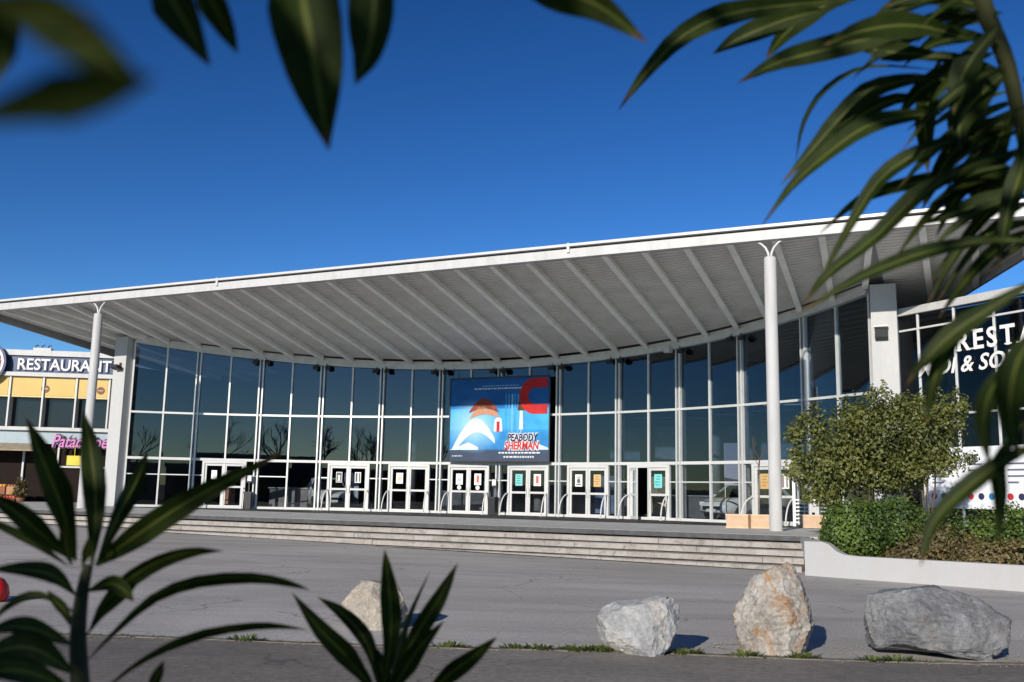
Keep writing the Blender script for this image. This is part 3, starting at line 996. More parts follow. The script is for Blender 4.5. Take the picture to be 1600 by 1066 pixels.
# ------------------------------------------------------------------ cars inside the lobby
M_car = plain('car_paint', (0.74, 0.76, 0.76), 0.22, 0, 0.02, 1)
M_cglass = plain('car_glass', (0.01, 0.012, 0.015), 0.08)
M_tyre = plain('tyre', (0.02, 0.02, 0.02), 0.8)
M_rim = plain('rim', (0.5, 0.5, 0.52), 0.3, 0.8)
M_lamp = plain('headlamp', (0.75, 0.78, 0.8), 0.1)
def car(P, head, lab):
    fx = Vector((cos(head), sin(head), 0)); fy = Vector((-sin(head), cos(head), 0))
    o = empty('display_car', P)
    tag(o, lab, 'car', 'white cars shown in the lobby')
    def T(x, y, z): return P + fx * x + fy * y + Z * z
    # lower body by stations from tail to nose: x, zlow, zbelt, halfwidth at belt, halfwidth at sill
    st = [(-2.05, .50, .95, .66, .62), (-1.95, .34, 1.05, .80, .78), (-1.3, .26, 1.06, .88, .86), (0, .24, 1.02, .90, .88), (.9, .26, .99, .89, .87), (1.55, .30, .90, .85, .84), (1.95, .34, .78, .74, .74), (2.10, .42, .66, .60, .62)]
    V, F = [], []
    for x, zl, zb, hb, hs_ in st:
        for y, z in ((-hs_, zl), (-hb * 1.0, zl + (zb - zl) * .45), (-hb, zb - .06), (-hb * .9, zb), (hb * .9, zb), (hb, zb - .06), (hb, zl + (zb - zl) * .45), (hs_, zl)):
            V.append(T(x, y, z))
    k = 8
    for s_ in range(len(st) - 1):
        for j in range(k):
            j2 = (j + 1) % k
            F.append((s_ * k + j, s_ * k + j2, (s_ + 1) * k + j2, (s_ + 1) * k + j))
    F.append(tuple(reversed(range(k)))); F.append(tuple((len(st) - 1) * k + j for j in range(k)))
    mesh('body', V, F, M_car, o, True)
    # greenhouse (dark glass) with pale roof and pillars
    gh = [(-1.85, 1.04, .74), (-1.35, 1.50, .58), (-.2, 1.58, .60), (.35, 1.50, .58), (1.15, 0.98, .76)]
    V = []
    for x, z, h in gh: V += [T(x, -h, z), T(x, h, z)]
    lowl = [(-1.85, 1.0, .80), (1.15, .95, .82)]
    sideL = [T(x, -h, z) for x, z, h in gh]; sideR = [T(x, h, z) for x, z, h in gh]
    bl = [T(-1.85, -.82, 1.02), T(1.15, -.82, .98)]; br = [T(-1.85, .82, 1.02), T(1.15, .82, .98)]
    mb = MB()
    mb.add(V, [(0, 1, 3, 2), (2, 3, 5, 4), (4, 5, 7, 6), (6, 7, 9, 8)])
    mb.add(sideL + bl, [(0, 1, 2, 3, 4, 6, 5)]); mb.add(sideR + br, [(5, 6, 4, 3, 2, 1, 0)])
    mb.build('cabin_glass', M_cglass, o)
    mb = MB()
    mb.hexa([T(-1.42, -.60, 1.49), T(.38, -.60, 1.50), T(.38, .60, 1.50), T(-1.42, .60, 1.49), T(-1.38, -.56, 1.57), T(.30, -.56, 1.56), T(.30, .56, 1.56), T(-1.38, .56, 1.57)])
    for sg in (-1, 1):
        mb.tube([T(.34, sg * .59, 1.52), T(1.2, sg * .79, .97)], .045, 5)
        mb.tube([T(-.35, sg * .62, 1.54), T(-.3, sg * .84, 1.02)], .04, 5)
        mb.tube([T(-1.38, sg * .60, 1.52), T(-1.88, sg * .78, 1.03)], .07, 5)
    mb.build('roof', M_car, o)
    for x in (-1.28, 1.28):
        for sg in (-1, 1):
            w_ = empty('wheel', T(x, sg * .80, .0), o)
            m = MB(); m.lathe(T(x, sg * .80, .33) - fy * sg * .10, [(.22, 0), (.31, .0), (.33, .04), (.33, .17), (.31, .21), (.22, .21)], 20, fy * sg); m.build('tyre', M_tyre, w_)
            m = MB(); m.lathe(T(x, sg * .80, .33) - fy * sg * .05, [(.20, 0), (.21, .155), (.05, .17)], 14, fy * sg); m.build('rim', M_rim, w_)
    for sg in (-1, 1):
        m = MB(); m.box(T(1.93, sg * .58, .70), (fx * .6 - fy * sg * .5).normalized(), (fy * .8 + fx * sg * .5).normalized(), Z, .16, .34, .15); m.build('headlight', M_lamp, o)
        m = MB(); m.ball(T(.75, sg * .95, 1.02), .12, .09, .08); m.build('mirror', M_car, o, True)
    m = MB(); m.box(T(2.06, 0, .52), fx, fy, Z, .12, .95, .16); m.build('grille', M_black, o)
    m = MB(); m.box(T(2.125, 0, .43), fx, fy, Z, .02, .5, .11); m.build('number_plate', M_pw, o)
Pc = onz(1165, 806.5, 0); Pc = at(1166, 806, 41.6); Pc.z = 0.01
car(Pc, radians(215), 'white car shown in the lobby behind the right hand panes')
Pc = at(510, 795, 49.9); Pc.z = 0.01
car(Pc, radians(-72), 'white car facing out of the lobby near the second door')
# roll-up banner inside
Pc = at(1147, 800, 39.6); Pc.z = 0.01
o = empty('banner_stand', Pc)
tag(o, 'tall white and violet banner stand just inside the right hand glass', 'banner stand')
mb = MB(); mb.box(Pc + Z * 2.3, UD, WD, Z, .75, .02, 1.7); mb.build('panel', paper('stand_print', (.66, .66, .7), (.30, .18, .42), 3), o)
mb = MB(); mb.tube([Pc - UD * .34, Pc - UD * .34 + Z * 3.1], .025, 6); mb.box(Pc - UD * .34 + Z * .02, UD, WD, Z, .4, .4, .03); mb.build('pole', M_alu, o)
for k, (u, w) in enumerate(((-1.2, 15.5), (1.2, 15.0), (4.2, 15.2), (6.2, 14.6))):
    P = B(u, w, 2.4)
    mb = MB(); mb.box(P + Z * .9, UD, WD, Z, 1.5, .05, 1.8)
    o = mb.build('hanging_panel', plain('panel_blue%d' % k, ((.16, .24, .34), (.25, .30, .36), (.28, .22, .34), (.14, .22, .34))[k], .5, 0, .4, 2), cin)

# ------------------------------------------------------------------ right wing with the restaurant windows
WA = B(11.95, 4.75, 0)
wdv = Vector((0.46, -0.888, 0)).normalized()
wn = Vector((-wdv.y, wdv.x, 0)); wn = wn if wn.dot(EYE - WA) > 0 else -wn
wing = empty('restaurant_wing', WA + wdv * 4)
tag(wing, 'glazed restaurant wing beside the right white pillar, with white lettering', 'building')
def WP(t, z, d=0.0): return WA + wdv * t + wn * d + Z * z
LW = 9.0
ZTOP = 7.0
def wbar(t0, t1, z0, z1, d0=-.07, d1=.07, m=M_frame, nm='window_frame'):
    mb = MB(); mb.hexa([WP(t0, z0, d0), WP(t1, z0, d0), WP(t1, z0, d1), WP(t0, z0, d1), WP(t0, z1, d0), WP(t1, z1, d0), WP(t1, z1, d1), WP(t0, z1, d1)])
    return mb.build(nm, m, wing)
wbar(0, LW, ZTOP - .02, ZTOP + .22, -.2, .12, M_white, 'parapet')
def wing_t(px, py):
    d = ray(px, py)
    k = (WA - EYE).dot(wn) / d.dot(wn)
    P = EYE + d * k
    return (P - WA).dot(wdv), P.z
zr = [wing_t(1450, 704)[1], wing_t(1525, 644)[1], wing_t(1450, 511)[1]]
rows = [0.0] + zr + [ZTOP - .03]
for z in zr: wbar(0, LW, z - .03, z + .03, -.04, .04)
ts = [wing_t(x, 560)[0] for x in (1404, 1437, 1494, 1557)]
while ts[-1] < LW - 1.2: ts.append(ts[-1] + (ts[3] - ts[2]))
for t in ts: wbar(t - .03, t + .03, 0, ZTOP - .03, -.045, .045, M_frame, 'mullion')
for a, b in zip(ts[:-1], ts[1:]):
    for z0, z1 in zip(rows[:-1], rows[1:]):
        mb = MB(); mb.hexa([WP(a, z0, -.01), WP(b, z0, -.01), WP(b, z0, 0), WP(a, z0, 0), WP(a, z1, -.01), WP(b, z1, -.01), WP(b, z1, 0), WP(a, z1, 0)])
        mb.build('window_pane', M_glass3, wing)
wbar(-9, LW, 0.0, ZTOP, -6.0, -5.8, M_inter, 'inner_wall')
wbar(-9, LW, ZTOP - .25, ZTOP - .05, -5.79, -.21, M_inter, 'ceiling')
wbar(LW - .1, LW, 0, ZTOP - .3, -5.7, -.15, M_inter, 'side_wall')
M_txt = plain('white_letters', (0.75, 0.75, 0.74), 0.5, 0, .03)
def wtext(s, px, py, hpx, t_hint, **kw):
    pass
def wing_t(px, py):
    d = ray(px, py)
    # intersect with the wing plane
    k = (WA - EYE).dot(wn) / d.dot(wn)
    P = EYE + d * k
    return (P - WA).dot(wdv), P.z
t1, z1 = wing_t(1499, 549)
t2, z2 = wing_t(1555, 540)
t3, z3 = wing_t(1500, 520)
tt = (t2 - t1)
size = (z3 - z1) / 0.72 * 1.05
sg = empty('restaurant_lettering', WP(t1 + 1, z1, .1))
tag(sg, 'white letters RESTAURANT across the upper panes of the glazed wing', 'lettering')
x = t1
for ch in 'RESTAURANT':
    V, F = text_mesh(ch, size, 0, 0.018, .01)
    x0, x1 = min(v.x for v in V), max(v.x for v in V)
    k = 0.92
    mb = MB(); mb.add([WP(x + (v.x - x0) * k, z1 + v.y, .08 + v.z) for v in V], F)
    h = size * .72
    wl_ = (x1 - x0) * k
    sf = size * .045
    if ch in 'RETAN':
        feet = {'R': (0.07, .9), 'E': (.10,), 'T': (.5,), 'A': (0.04, .96), 'N': (.08,)}[ch]
        for f in feet: mb.box(WP(x + wl_ * f, z1 + sf / 2, .08), wdv, wn, Z, size * .26, .022, sf)
    if ch in 'EN': mb.box(WP(x + wl_ * .06, z1 + h - sf / 2, .08), wdv, wn, Z, size * .2, .022, sf)
    mb.build('letter', M_txt, sg)
    x += (x1 - x0) * k + size * .14
t1, z1 = wing_t(1438, 590)
t2, z2 = wing_t(1556, 580)
t3, z3 = wing_t(1556, 556)
o = put_text('opening_lettering', 'MIDI & SOIR', WP(t1, z1 + 0.02, .08), wdv, Z, wn, (z3 - z2) / .72 * 1.08, M_txt, None, .25, .012)
tag(o, 'white slanted letters MIDI & SOIR on the glazed wing', 'lettering')
# white menu board below the letters
o = empty('menu_board', WP(2, .9, .1))
tag(o, 'long white printed board under the windows behind the planter', 'board')
for k in range(5):
    mb = MB(); a = .9 + 1.3 * k
    mb.hexa([WP(a, .75, .09), WP(a + 1.28, .75, .09), WP(a + 1.28, .75, .12), WP(a, .75, .12), WP(a, 2.6, .09), WP(a + 1.28, 2.6, .09), WP(a + 1.28, 2.6, .12), WP(a, 2.6, .12)])
    mb.build('panel', plain('board_white', (.72, .74, .77), .5, 0, .04), o)
    for j in range(5):
        mb = MB(); wd = rnd.uniform(.3, .7); mb.box(WP(a + .2 + wd / 2, 2.25 - .18 * j, .124), wdv, wn, Z, wd, .004, .05)
        mb.build('print', plain('board_ink', (.12, .13, .2), .5), o)
    for j, cc in enumerate(((.45, .02, .04), (.03, .03, .08), (.03, .2, .4))):
        mb = MB(); mb.lathe(WP(a + .25 + .35 * j, 1.12, .124), [(.10, -.002), (.10, .002)], 14, wn)
        mb.build('print', plain('board_dot%d' % j, cc, .5), o)

# ------------------------------------------------------------------ planter
pA = ong(1258, 899); pB = ong(1600, 925)
pd = (pB - pA); pd.z = 0; pd.normalize()
pn = Vector((pd.y, -pd.x, 0)); pn = pn if pn.dot(EYE - pA) > 0 else -pn
plan = empty('planter', pA + pd * 3)
tag(plan, 'white rendered planter wall at the right end of the steps', 'planter')
prof = [(0.0, -0.03), (0.42, -0.03), (0.56, -0.08), (0.72, -0.22), (0.9, -0.29), (1.15, -0.31), (7.5, -0.33)]
mb = MB()
zb = -1.2
front = [pA + pd * s + Z * (z - pA.z) for s, z in prof]
poly = [Vector((p.x, p.y, z)) for p, (s, z) in zip([pA + pd * s for s, z in prof], prof)]
poly = [Vector((pA.x, pA.y, zb))] + poly + [Vector((poly[-1].x, poly[-1].y, zb))]
mb.prism(list(reversed(poly)), -pn * 0.28)
mb.build('front_wall', M_wall, plan)
# return wall beside the steps
q = onz(1243, 840, -0.03)
rd = (q - pA); rd.z = 0; rl = rd.length; rd.normalize()
rn = Vector((-rd.y, rd.x, 0)); rn = rn if rn.dot(pd) > 0 else -rn
mb = MB()
a = pA + rd * 0.0 - pn * 0.281
mb.prism([Vector((p.x, p.y, z)) for p, z in ((a, zb), (a + rd * rl, zb), (a + rd * rl, -.03), (a, -.03))], rn * .30)
mb.build('return_wall', M_wall, plan)
mb = MB()
s0 = pA + pd * .25 - pn * .2 ; s1 = pA + pd * 7.4 - pn * .2
mb.hexa([Vector((p.x, p.y, z)) for z in (-1.0, -.42) for p in (s0, s1, s1 - pn * 6, s0 - pn * 6)])
mb.build('soil', plain('soil', (.06, .045, .03), .95, 0, .4, 8, .6), plan)

# ------------------------------------------------------------------ leaves and plants
def leafmat(name, c1, c2, trans=0.25, rough=0.45):
    m, t, p = nodes(name)
    co = wco(t)
    n = noisen(t, co, 7.0, 3)
    a = noisen(t, co, 1.1, 2)
    f = mixc(t, .5, n, a)
    t.links.new(ramp(t, f, [(0.38, c1), (0.62, c2)]), p.inputs['Base Color'])
    p.inputs['Roughness'].default_value = rough
    out = t.nodes['Material Output']
    tr = t.nodes.new('ShaderNodeBsdfTranslucent')
    t.links.new(ramp(t, f, [(0.38, tuple(x * 1.3 for x in c1)), (0.62, tuple(x * 1.5 for x in c2))]), tr.inputs[0])
    mx = t.nodes.new('ShaderNodeMixShader'); mx.inputs[0].default_value = trans
    t.links.new(p.outputs[0], mx.inputs[1]); t.links.new(tr.outputs[0], mx.inputs[2])
    t.links.new(mx.outputs[0], out.inputs['Surface'])
    return m
def crown(name, blobs, n, size, m, parent, r=rnd, shell=0.55, zmin=-9, loose=0):
    V, F = [], []
    blobs = list(blobs)
    for _ in range(loose):
        (cx, cy, cz, rx, ry, rz) = r.choice(blobs[:7])
        d = Vector((r.gauss(0, 1), r.gauss(0, 1), r.gauss(.4, .8))).normalized()
        k = r.uniform(.12, .30)
        e = r.uniform(.92, 1.16)
        blobs.append((cx + d.x * rx * e, cy + d.y * ry * e, cz + d.z * rz * e, rx * k, ry * k, rz * k * r.uniform(1, 1.8)))
    tot = sum((b[3] * b[4] * b[5]) ** .75 for b in blobs)
    for (cx, cy, cz, rx, ry, rz) in blobs:
        k = int(n * (rx * ry * rz) ** .75 / tot)
        for _ in range(k):
            d = Vector((r.gauss(0, 1), r.gauss(0, 1), r.gauss(0, 1))).normalized()
            rad = (shell + (1 - shell) * r.random()) * (1 + 0.16 * mnoise.noise(d * 2.3 + Vector((cx, cy, cz))))
            if r.random() < .07: rad *= 1.12
            p = Vector((cx + d.x * rx * rad, cy + d.y * ry * rad, cz + d.z * rz * rad))
            if p.z < zmin: continue
            nrm = (d + Vector((r.uniform(-1, 1), r.uniform(-1, 1), r.uniform(-.4, 1)))).normalized()
            a = nrm.orthogonal().normalized()
            a = (Matrix.Rotation(r.uniform(0, 6.28), 3, nrm) @ a)
            b = nrm.cross(a)
            L = size * r.uniform(.7, 1.3); w = L * .32
            i = len(V)
            V += [p, p + a * L * .5 + b * w + nrm * L * .06, p + a * L, p + a * L * .5 - b * w + nrm * L * .06]
            F.append((i, i + 1, i + 2, i + 3))
    return mesh(name, V, F, m, parent)
def ground_anchor(px, py, Y, z):
    p = at(px, py, Y); p.z = z
    return p
M_bark = plain('bark', (.10, .075, .055), .9, 0, .4, 12, .6)
M_lf1 = leafmat('shrub_leaf', (.04, .055, .012), (.19, .20, .045), .2, .5)
M_lf2 = leafmat('hedge_leaf', (.03, .065, .010), (.13, .19, .03), .2, .5)
M_lf3 = leafmat('cover_leaf', (.06, .055, .02), (.20, .15, .06), .2, .55)
def bl(px, py, Y, rxpx, rzpx, ry):
    p = at(px, py, Y); k = Y / FPX
    return (p.x, p.y, p.z, rxpx * k, ry, rzpx * k)
def stems(P, tops, r0, name, parent, n=7):
    for q in tops:
        m = MB()
        q = Vector(q); P0 = P + Vector((rnd.uniform(-.15, .15), rnd.uniform(-.1, .1), 0))
        pts = []
        for k in range(n):
            f = k / (n - 1)
            pts.append(P0.lerp(q, f) + Vector((rnd.uniform(-.05, .05), rnd.uniform(-.05, .05), 0)) * (1 if 0 < k else 0))
        m.tube(pts, [r0 * (1 - .65 * k / (n - 1)) for k in range(n)], 7)
        m.build(name, M_bark, parent, True)
YS = 25.2
P = ground_anchor(1335, 800, YS, -.42)
o = empty('large_shrub', P); tag(o, 'large rounded olive green shrub in the white planter beside the column', 'shrub', 'shrubs in the planter')
crown('crown', [bl(1330, 710, YS, 82, 72, 1.3), bl(1290, 735, YS - .3, 52, 52, .9), bl(1375, 690, YS, 66, 62, 1.1), bl(1340, 655, YS + .2, 42, 42, .8), bl(1290, 765, YS - .2, 36, 32, .7), bl(1385, 640, YS + .3, 22, 36, .5), bl(1390, 750, YS, 50, 36, .8)], 20000, .095, M_lf1, o, loose=60, shell=.35)
stems(P, [at(1300, 730, YS), at(1330, 690, YS), at(1370, 700, YS), at(1350, 660, YS), at(1290, 760, YS)], .06, 'trunk', o)
YS2 = 24.6
P = ground_anchor(1452, 800, YS2, -.42)
o = empty('stemmed_shrub', P); tag(o, 'olive green shrub on bare dark stems, right of the large shrub', 'shrub', 'shrubs in the planter')
crown('crown', [bl(1440, 680, YS2, 62, 58, 1.1), bl(1470, 655, YS2, 36, 50, .8), bl(1460, 720, YS2, 48, 28, .9), bl(1420, 640, YS2, 26, 30, .6), bl(1415, 735, YS2, 36, 30, .7)], 10500, .09, M_lf1, o, loose=45, shell=.3)
stems(P, [at(1430, 720, YS2), at(1448, 715, YS2), at(1462, 715, YS2)], .045, 'trunk', o)
YH = 23.3
P = ground_anchor(1370, 860, YH, -.42)
o = empty('clipped_hedge', P); tag(o, 'dense bright green clipped bush at the left corner of planter', 'bush', 'bushes in the planter')
crown('crown', [bl(1345, 826, YH, 60, 48, .9), bl(1400, 822, YH + .1, 58, 44, .9), bl(1320, 838, YH, 38, 36, .7), bl(1430, 836, YH + .2, 40, 34, .8)], 14000, .08, M_lf2, o, loose=14, shell=.65, zmin=-.44)
stems(P, [at(1345, 830, YH), at(1400, 828, YH)], .04, 'stem', o)
covers = [(1470, 850, 22.6, 60, 34, 'low reddish brown ground cover bush in front of the bare stems', M_lf3), (1540, 835, 22.6, 70, 44, 'low dark green bush in front of the white board', M_lf2), (1600, 845, 21.6, 60, 44, 'green bush at the right picture edge in the planter', M_lf2), (1550, 868, 21.4, 60, 26, 'flat brown ground cover near the right end of planter wall', M_lf3), (1425, 868, 22.8, 40, 20, 'small brown tuft beside the clipped bush', M_lf3)]
for px, py, Y, rx, rz, lab, mm in covers:
    P = ground_anchor(px, py, Y, -.42)
    o = empty('low_bush', P); tag(o, lab, 'bush', 'bushes in the planter')
    crown('crown', [bl(px, py, Y, rx, rz, .7), bl(px - rx * .5, py + rz * .3, Y, rx * .6, rz * .6, .5), bl(px + rx * .5, py + rz * .25, Y, rx * .6, rz * .65, .5)], 4200, .085, mm, o, loose=10, shell=.4, zmin=-.44)
    stems(P, [at(px, py, Y)], .03, 'stem', o)

# planter boxes by the column, bare sapling, slatted barrier
M_box = plain('box_wood', (.52, .36, .23), .7, 0, .1, 6, .1)
def tub(px0, px1, py, lab):
    a, b = onz(px0, py, 0), None
    w0 = (a - OB).dot(WD)
    u0 = (a - OB).dot(UD)
    u1, _ = onw(px1, py, w0)
    o = empty('planter_box', B((u0 + u1) / 2, w0 + .3, 0)); tag(o, lab, 'planter box', 'beige planter boxes by the column')
    h = .43
    mb = MB()
    mb.bb(u0, u1, w0, w0 + .03, .002, h); mb.bb(u0, u1, w0 + .57, w0 + .60, .002, h); mb.bb(u0, u0 + .03, w0 + .031, w0 + .569, .002, h); mb.bb(u1 - .03, u1, w0 + .031, w0 + .569, .002, h)
    mb.build('box', M_box, o)
    mb = MB(); mb.bb(u0 + .032, u1 - .032, w0 + .032, w0 + .568, .01, h - .06); mb.build('soil', MATS['soil'], o)
    mb = MB(); mb.bb(u0 - .012, u1 + .012, w0 - .015, w0 - .001, h - .05, h + .005); mb.bb(u0 - .012, u1 + .012, w0 - .015, w0 - .001, .003, .05); mb.build('trim', plain('box_trim', (.60, .42, .28), .7), o)
    return o, (u0 + u1) / 2, w0 + .3
tub(1135, 1169, 825, 'beige planter box farthest left of the white column')
o2, us, ws = tub(1170, 1208, 825.5, 'beige planter box touching the left side of white column')
tub(1250, 1291, 825, 'beige planter box right of the white column beside the shrub')
def branchy(P, h, r0, name_parent, lev, mb, d, rr, spread=.5):
    # recursive twigs into one mesh
    L = h
    e = P + d * L
    midp = P.lerp(e, .5) + Vector((rr.uniform(-1, 1), rr.uniform(-1, 1), 0)) * L * .06
    mb.tube([P, midp, e], [r0, r0 * .82, r0 * .62], 6 if lev > 1 else 4, False)
    if lev == 0: return
    k = 3 if lev > 1 else 3
    for i in range(k):
        a = d.orthogonal().normalized(); a = Matrix.Rotation(rr.uniform(0, 6.28), 3, d) @ a
        nd = (d + a * rr.uniform(spread * .6, spread * 1.5) + Z * .12).normalized()
        branchy(P.lerp(e, rr.uniform(.45, 1.0)) if i else e, h * rr.uniform(.55, .8), r0 * .58, None, lev - 1, mb, nd, rr, spread)
rr = random.Random(3)
P = B(us - .1, ws, .38)
o = empty('bare_sapling', P); tag(o, 'bare leafless sapling with thin twigs in a beige planter box', 'sapling')
mb = MB(); mb.tube([P, P + Z * .8, P + Z * 1.3 + UD * .03], [.03, .026, .022], 7); mb.build('trunk', plain('pale_bark', (.22, .19, .16), .9, 0, .4, 18), o, True)
mb = MB(); branchy(P + Z * 1.28 + UD * .03, .55, .02, None, 3, mb, Vector((0, 0, 1)), rr, .55); mb.build('twigs', M_bark, o)
# slatted barrier
a = onz(1242, 823, 0); w0 = (a - OB).dot(WD) + .4; u0, _ = onw(1242, 823, w0); u1, _ = onw(1330, 823, w0)
o = empty('slatted_barrier', B((u0 + u1) / 2, w0, 0)); tag(o, 'grey metal barrier of horizontal slats beside the white column', 'barrier')
for u, h in ((u0, 1.65), (u1, .9)):
    mb = MB(); mb.bb(u - .05, u + .05, w0 - .04, w0 + .04, .002, h); mb.build('post', M_alu, o)
for k in range(7):
    mb = MB(); mb.bb(u0 + .052, u1 - .052, w0 - .02, w0 + .02, .12 + .13 * k, .17 + .13 * k); mb.build('slat', M_alu, o)
u2, _ = onw(1272, 815, w0 - .25)
mb = MB()
for du in (-.12, .12): mb.bb(u2 + du - .07, u2 + du + .07, w0 - .35, w0 - .2, .002, .88)
mb.bb(u2 - .05, u2 + .05, w0 - .32, w0 - .23, .5, .8)
tag(mb.build('twin_bollard', stained('bollard_grey', (.5, .5, .5), (.3, .3, .3), .6)), 'pale grey twin bollard behind the right hand planter box', 'bollard')

# ================================================================== LEFT RESTAURANT
YR = 56.0
rdv = Vector((1, .11, 0)).normalized(); rnn = Vector((rdv.y, -rdv.x, 0))
RO = at(0, 790, YR); RO.z = 0
ZG = -.26
rest = empty('restaurant_building', RO + Z * ZG)
tag(rest, 'two storey restaurant with yellow panels and navy sign left of the cinema', 'building')
def RP(t, z, d=0): return RO + rdv * t + rnn * d + Z * z
def rbox(t0, t1, z0, z1, d0, d1, m, nm, parent=None):
    mb = MB(); mb.hexa([RP(t0, z0, d0), RP(t1, z0, d0), RP(t1, z0, d1), RP(t0, z0, d1), RP(t0, z1, d0), RP(t1, z1, d0), RP(t1, z1, d1), RP(t0, z1, d1)])
    return mb.build(nm, m, parent or rest)
KR = YR / FPX
T0, T1 = -14.0, 9.5
M_navy = plain('sign_navy', (.02, .035, .12), .45, 0, .3, 2)
M_yel = plain('panel_yellow', (.62, .43, .13), .6, 0, .05, 1)
rbox(T0, T1, ZG, 8.35, -8, -.6, plain('rest_body', (.45, .44, .42), .8), 'wall')
rbox(T0, T1, 8.36, 8.68, -.7, .15, M_white, 'parapet')
rbox(T0, T1, 7.38, 8.35, -.59, .0, plain('sign_back', (.045, .075, .15), .5, 0, .35, 3), 'sign_panel')
rbox(T0, T1, 7.14, 7.37, -.59, .28, M_white, 'ledge')
k0 = -7
pw_ = 1.84
for k in range(-6, 5):
    a = -.06 + pw_ * k
    rbox(a + .05, a + pw_ - .05, 5.95, 7.12, -.5, .05, plain('panel_trim', (.66, .54, .28), .6), 'panel_trim')
    rbox(a + .13, a + pw_ - .13, 6.04, 7.03, .051, .075, M_yel, 'yellow_panel')
    rbox(a + .06, a + pw_ - .06, 4.25, 5.9, -.55, -.4, M_cglass, 'window')
    rbox(a - .045, a + .045, 4.24, 7.13, -.5, .16, M_frame, 'post')
    if k % 2 == 0 or True:
        pass
for px, py in ((72, 608), (158, 611)):
    d = ray(px, py); kk = (RO - EYE).dot(rnn) / d.dot(rnn); P = EYE + d * kk
    mb = MB(); mb.lathe(P + rnn * .09, [(.22, -.01), (.22, .012)], 18, rnn); em = mb.build('round_emblem', plain('emblem_brown', (.13, .04, .02), .5), rest)
    mb = MB(); mb.box(P + rnn * .108, rdv, rnn, Z, .30, .01, .07); mb.build('emblem_band', plain('emblem_pale', (.5, .3, .12), .5), em)
rbox(T0, T1, 4.02, 4.22, -.59, .35, M_white, 'ledge')
rbox(T0, T1, 3.28, 4.01, -.59, .12, plain('pale_blue', (.33, .40, .44), .6, 0, .06), 'shop_fascia')
# beige awning
mb = MB(); mb.hexa([RP(T0, 2.82, 1.1), RP(2.0, 2.82, 1.1), RP(2.0, 3.2, .13), RP(T0, 3.2, .13), RP(T0, 2.9, 1.1), RP(2.0, 2.9, 1.1), RP(2.0, 3.27, .13), RP(T0, 3.27, .13)])
mb.build('awning', plain('awning_beige', (.30, .25, .17), .8, 0, .15, 3), rest)
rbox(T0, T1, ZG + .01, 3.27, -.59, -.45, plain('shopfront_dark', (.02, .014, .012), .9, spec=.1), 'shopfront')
for k in range(-4, 5):
    t = .9 + 1.9 * k
    rbox(t - .05, t + .05, ZG, 3.27, -.45, -.3, M_frame, 'shop_post')
rbox(2.6, T1, 1.95, 2.05, -.45, -.28, M_frame, 'shop_rail')
# lettering of the sign
def rt(px, py):
    d = ray(px, py); kk = (RO - EYE).dot(rnn) / d.dot(rnn); P = EYE + d * kk
    return (P - RO).dot(rdv), P.z
ta, za = rt(28, 578.5); tb, zb2 = rt(174, 584)
sgn = empty('restaurant_sign', RP((ta + tb) / 2, 7.4, .02)); tag(sgn, 'white letters RESTAURANT on navy sign above the yellow panels', 'sign')
put_text('letters', 'RESTAURANT', RP(ta, za + .05, .06), rdv, Z, rnn, .92, M_txt, sgn, 0, .012, tb - ta, False, .03)
put_text('letters_outline', 'RESTAURANT', RP(ta - .05, za + .05, .02), rdv, Z, rnn, .92, M_navy, sgn, 0, .07, tb - ta + .1, False, .02)
# round sign cut by the frame edge
tc, zc = rt(-22, 567)
rs = empty('round_sign', RP(tc, zc - 1.2, .3)); tag(rs, 'round navy sign with white ring and orange letters at left edge', 'sign')
c = RP(tc, zc, .45)
mb = MB(); mb.lathe(c, [(1.28, -.1), (1.28, 0)], 40, rnn); mb.build('disc', M_navy, rs)
mb = MB()
for k in range(40):
    a, b = 2 * pi * k / 40, 2 * pi * (k + 1) / 40
    mb.hexa([c + rdv * r_ * cos(q) + Z * r_ * sin(q) + rnn * d_ for d_ in (.004, .03) for r_, q in ((1.04, a), (1.16, a), (1.16, b), (1.04, b))])
mb.build('ring', M_txt, rs)
put_text('script', 'ippo', c - rdv * .2 - Z * .15 + rnn * .005, rdv, Z, rnn, .8, plain('sign_orange', (.65, .16, .04), .5), rs, .2, .01)
# violet script sign
ta, za = rt(84, 702); tb, zb2 = rt(172, 698)
ps = empty('script_sign', RP((ta + tb) / 2, za, .4)); tag(ps, 'violet slanted script sign Patacrêpe below the white ledge', 'sign')
put_text('lettering', 'Patacrêpe', RP(ta, za + .12, .42), rdv, Z, rnn, .98, plain('sign_violet', (.52, .16, .42), .5), ps, .3, .012, (tb - ta))
put_text('lettering_shadow', 'Patacrêpe', RP(ta, za + .12, .36), rdv, Z, rnn, .98, plain('sign_plum', (.03, .015, .05), .5), ps, .3, .075, (tb - ta) + .06)
# roof unit
tA, zA = rt(58, 548)
o = empty('roof_unit', RP(tA, 8.68, -.8)); tag(o, 'white ventilation unit with small vents on the restaurant roof', 'roof unit')
rbox(tA - .5, tA + .5, 8.36, 8.95, -1.2, -.75, M_white, 'casing', o)
for k in range(3):
    mb = MB(); q = RP(tA - .45 + .36 * k, 8.92, -1); mb.tube([q, q + Z * .16, q + Z * .22 + rdv * .08, q + Z * .18 + rdv * .16], .035, 6); mb.build('vent', M_dark, o)
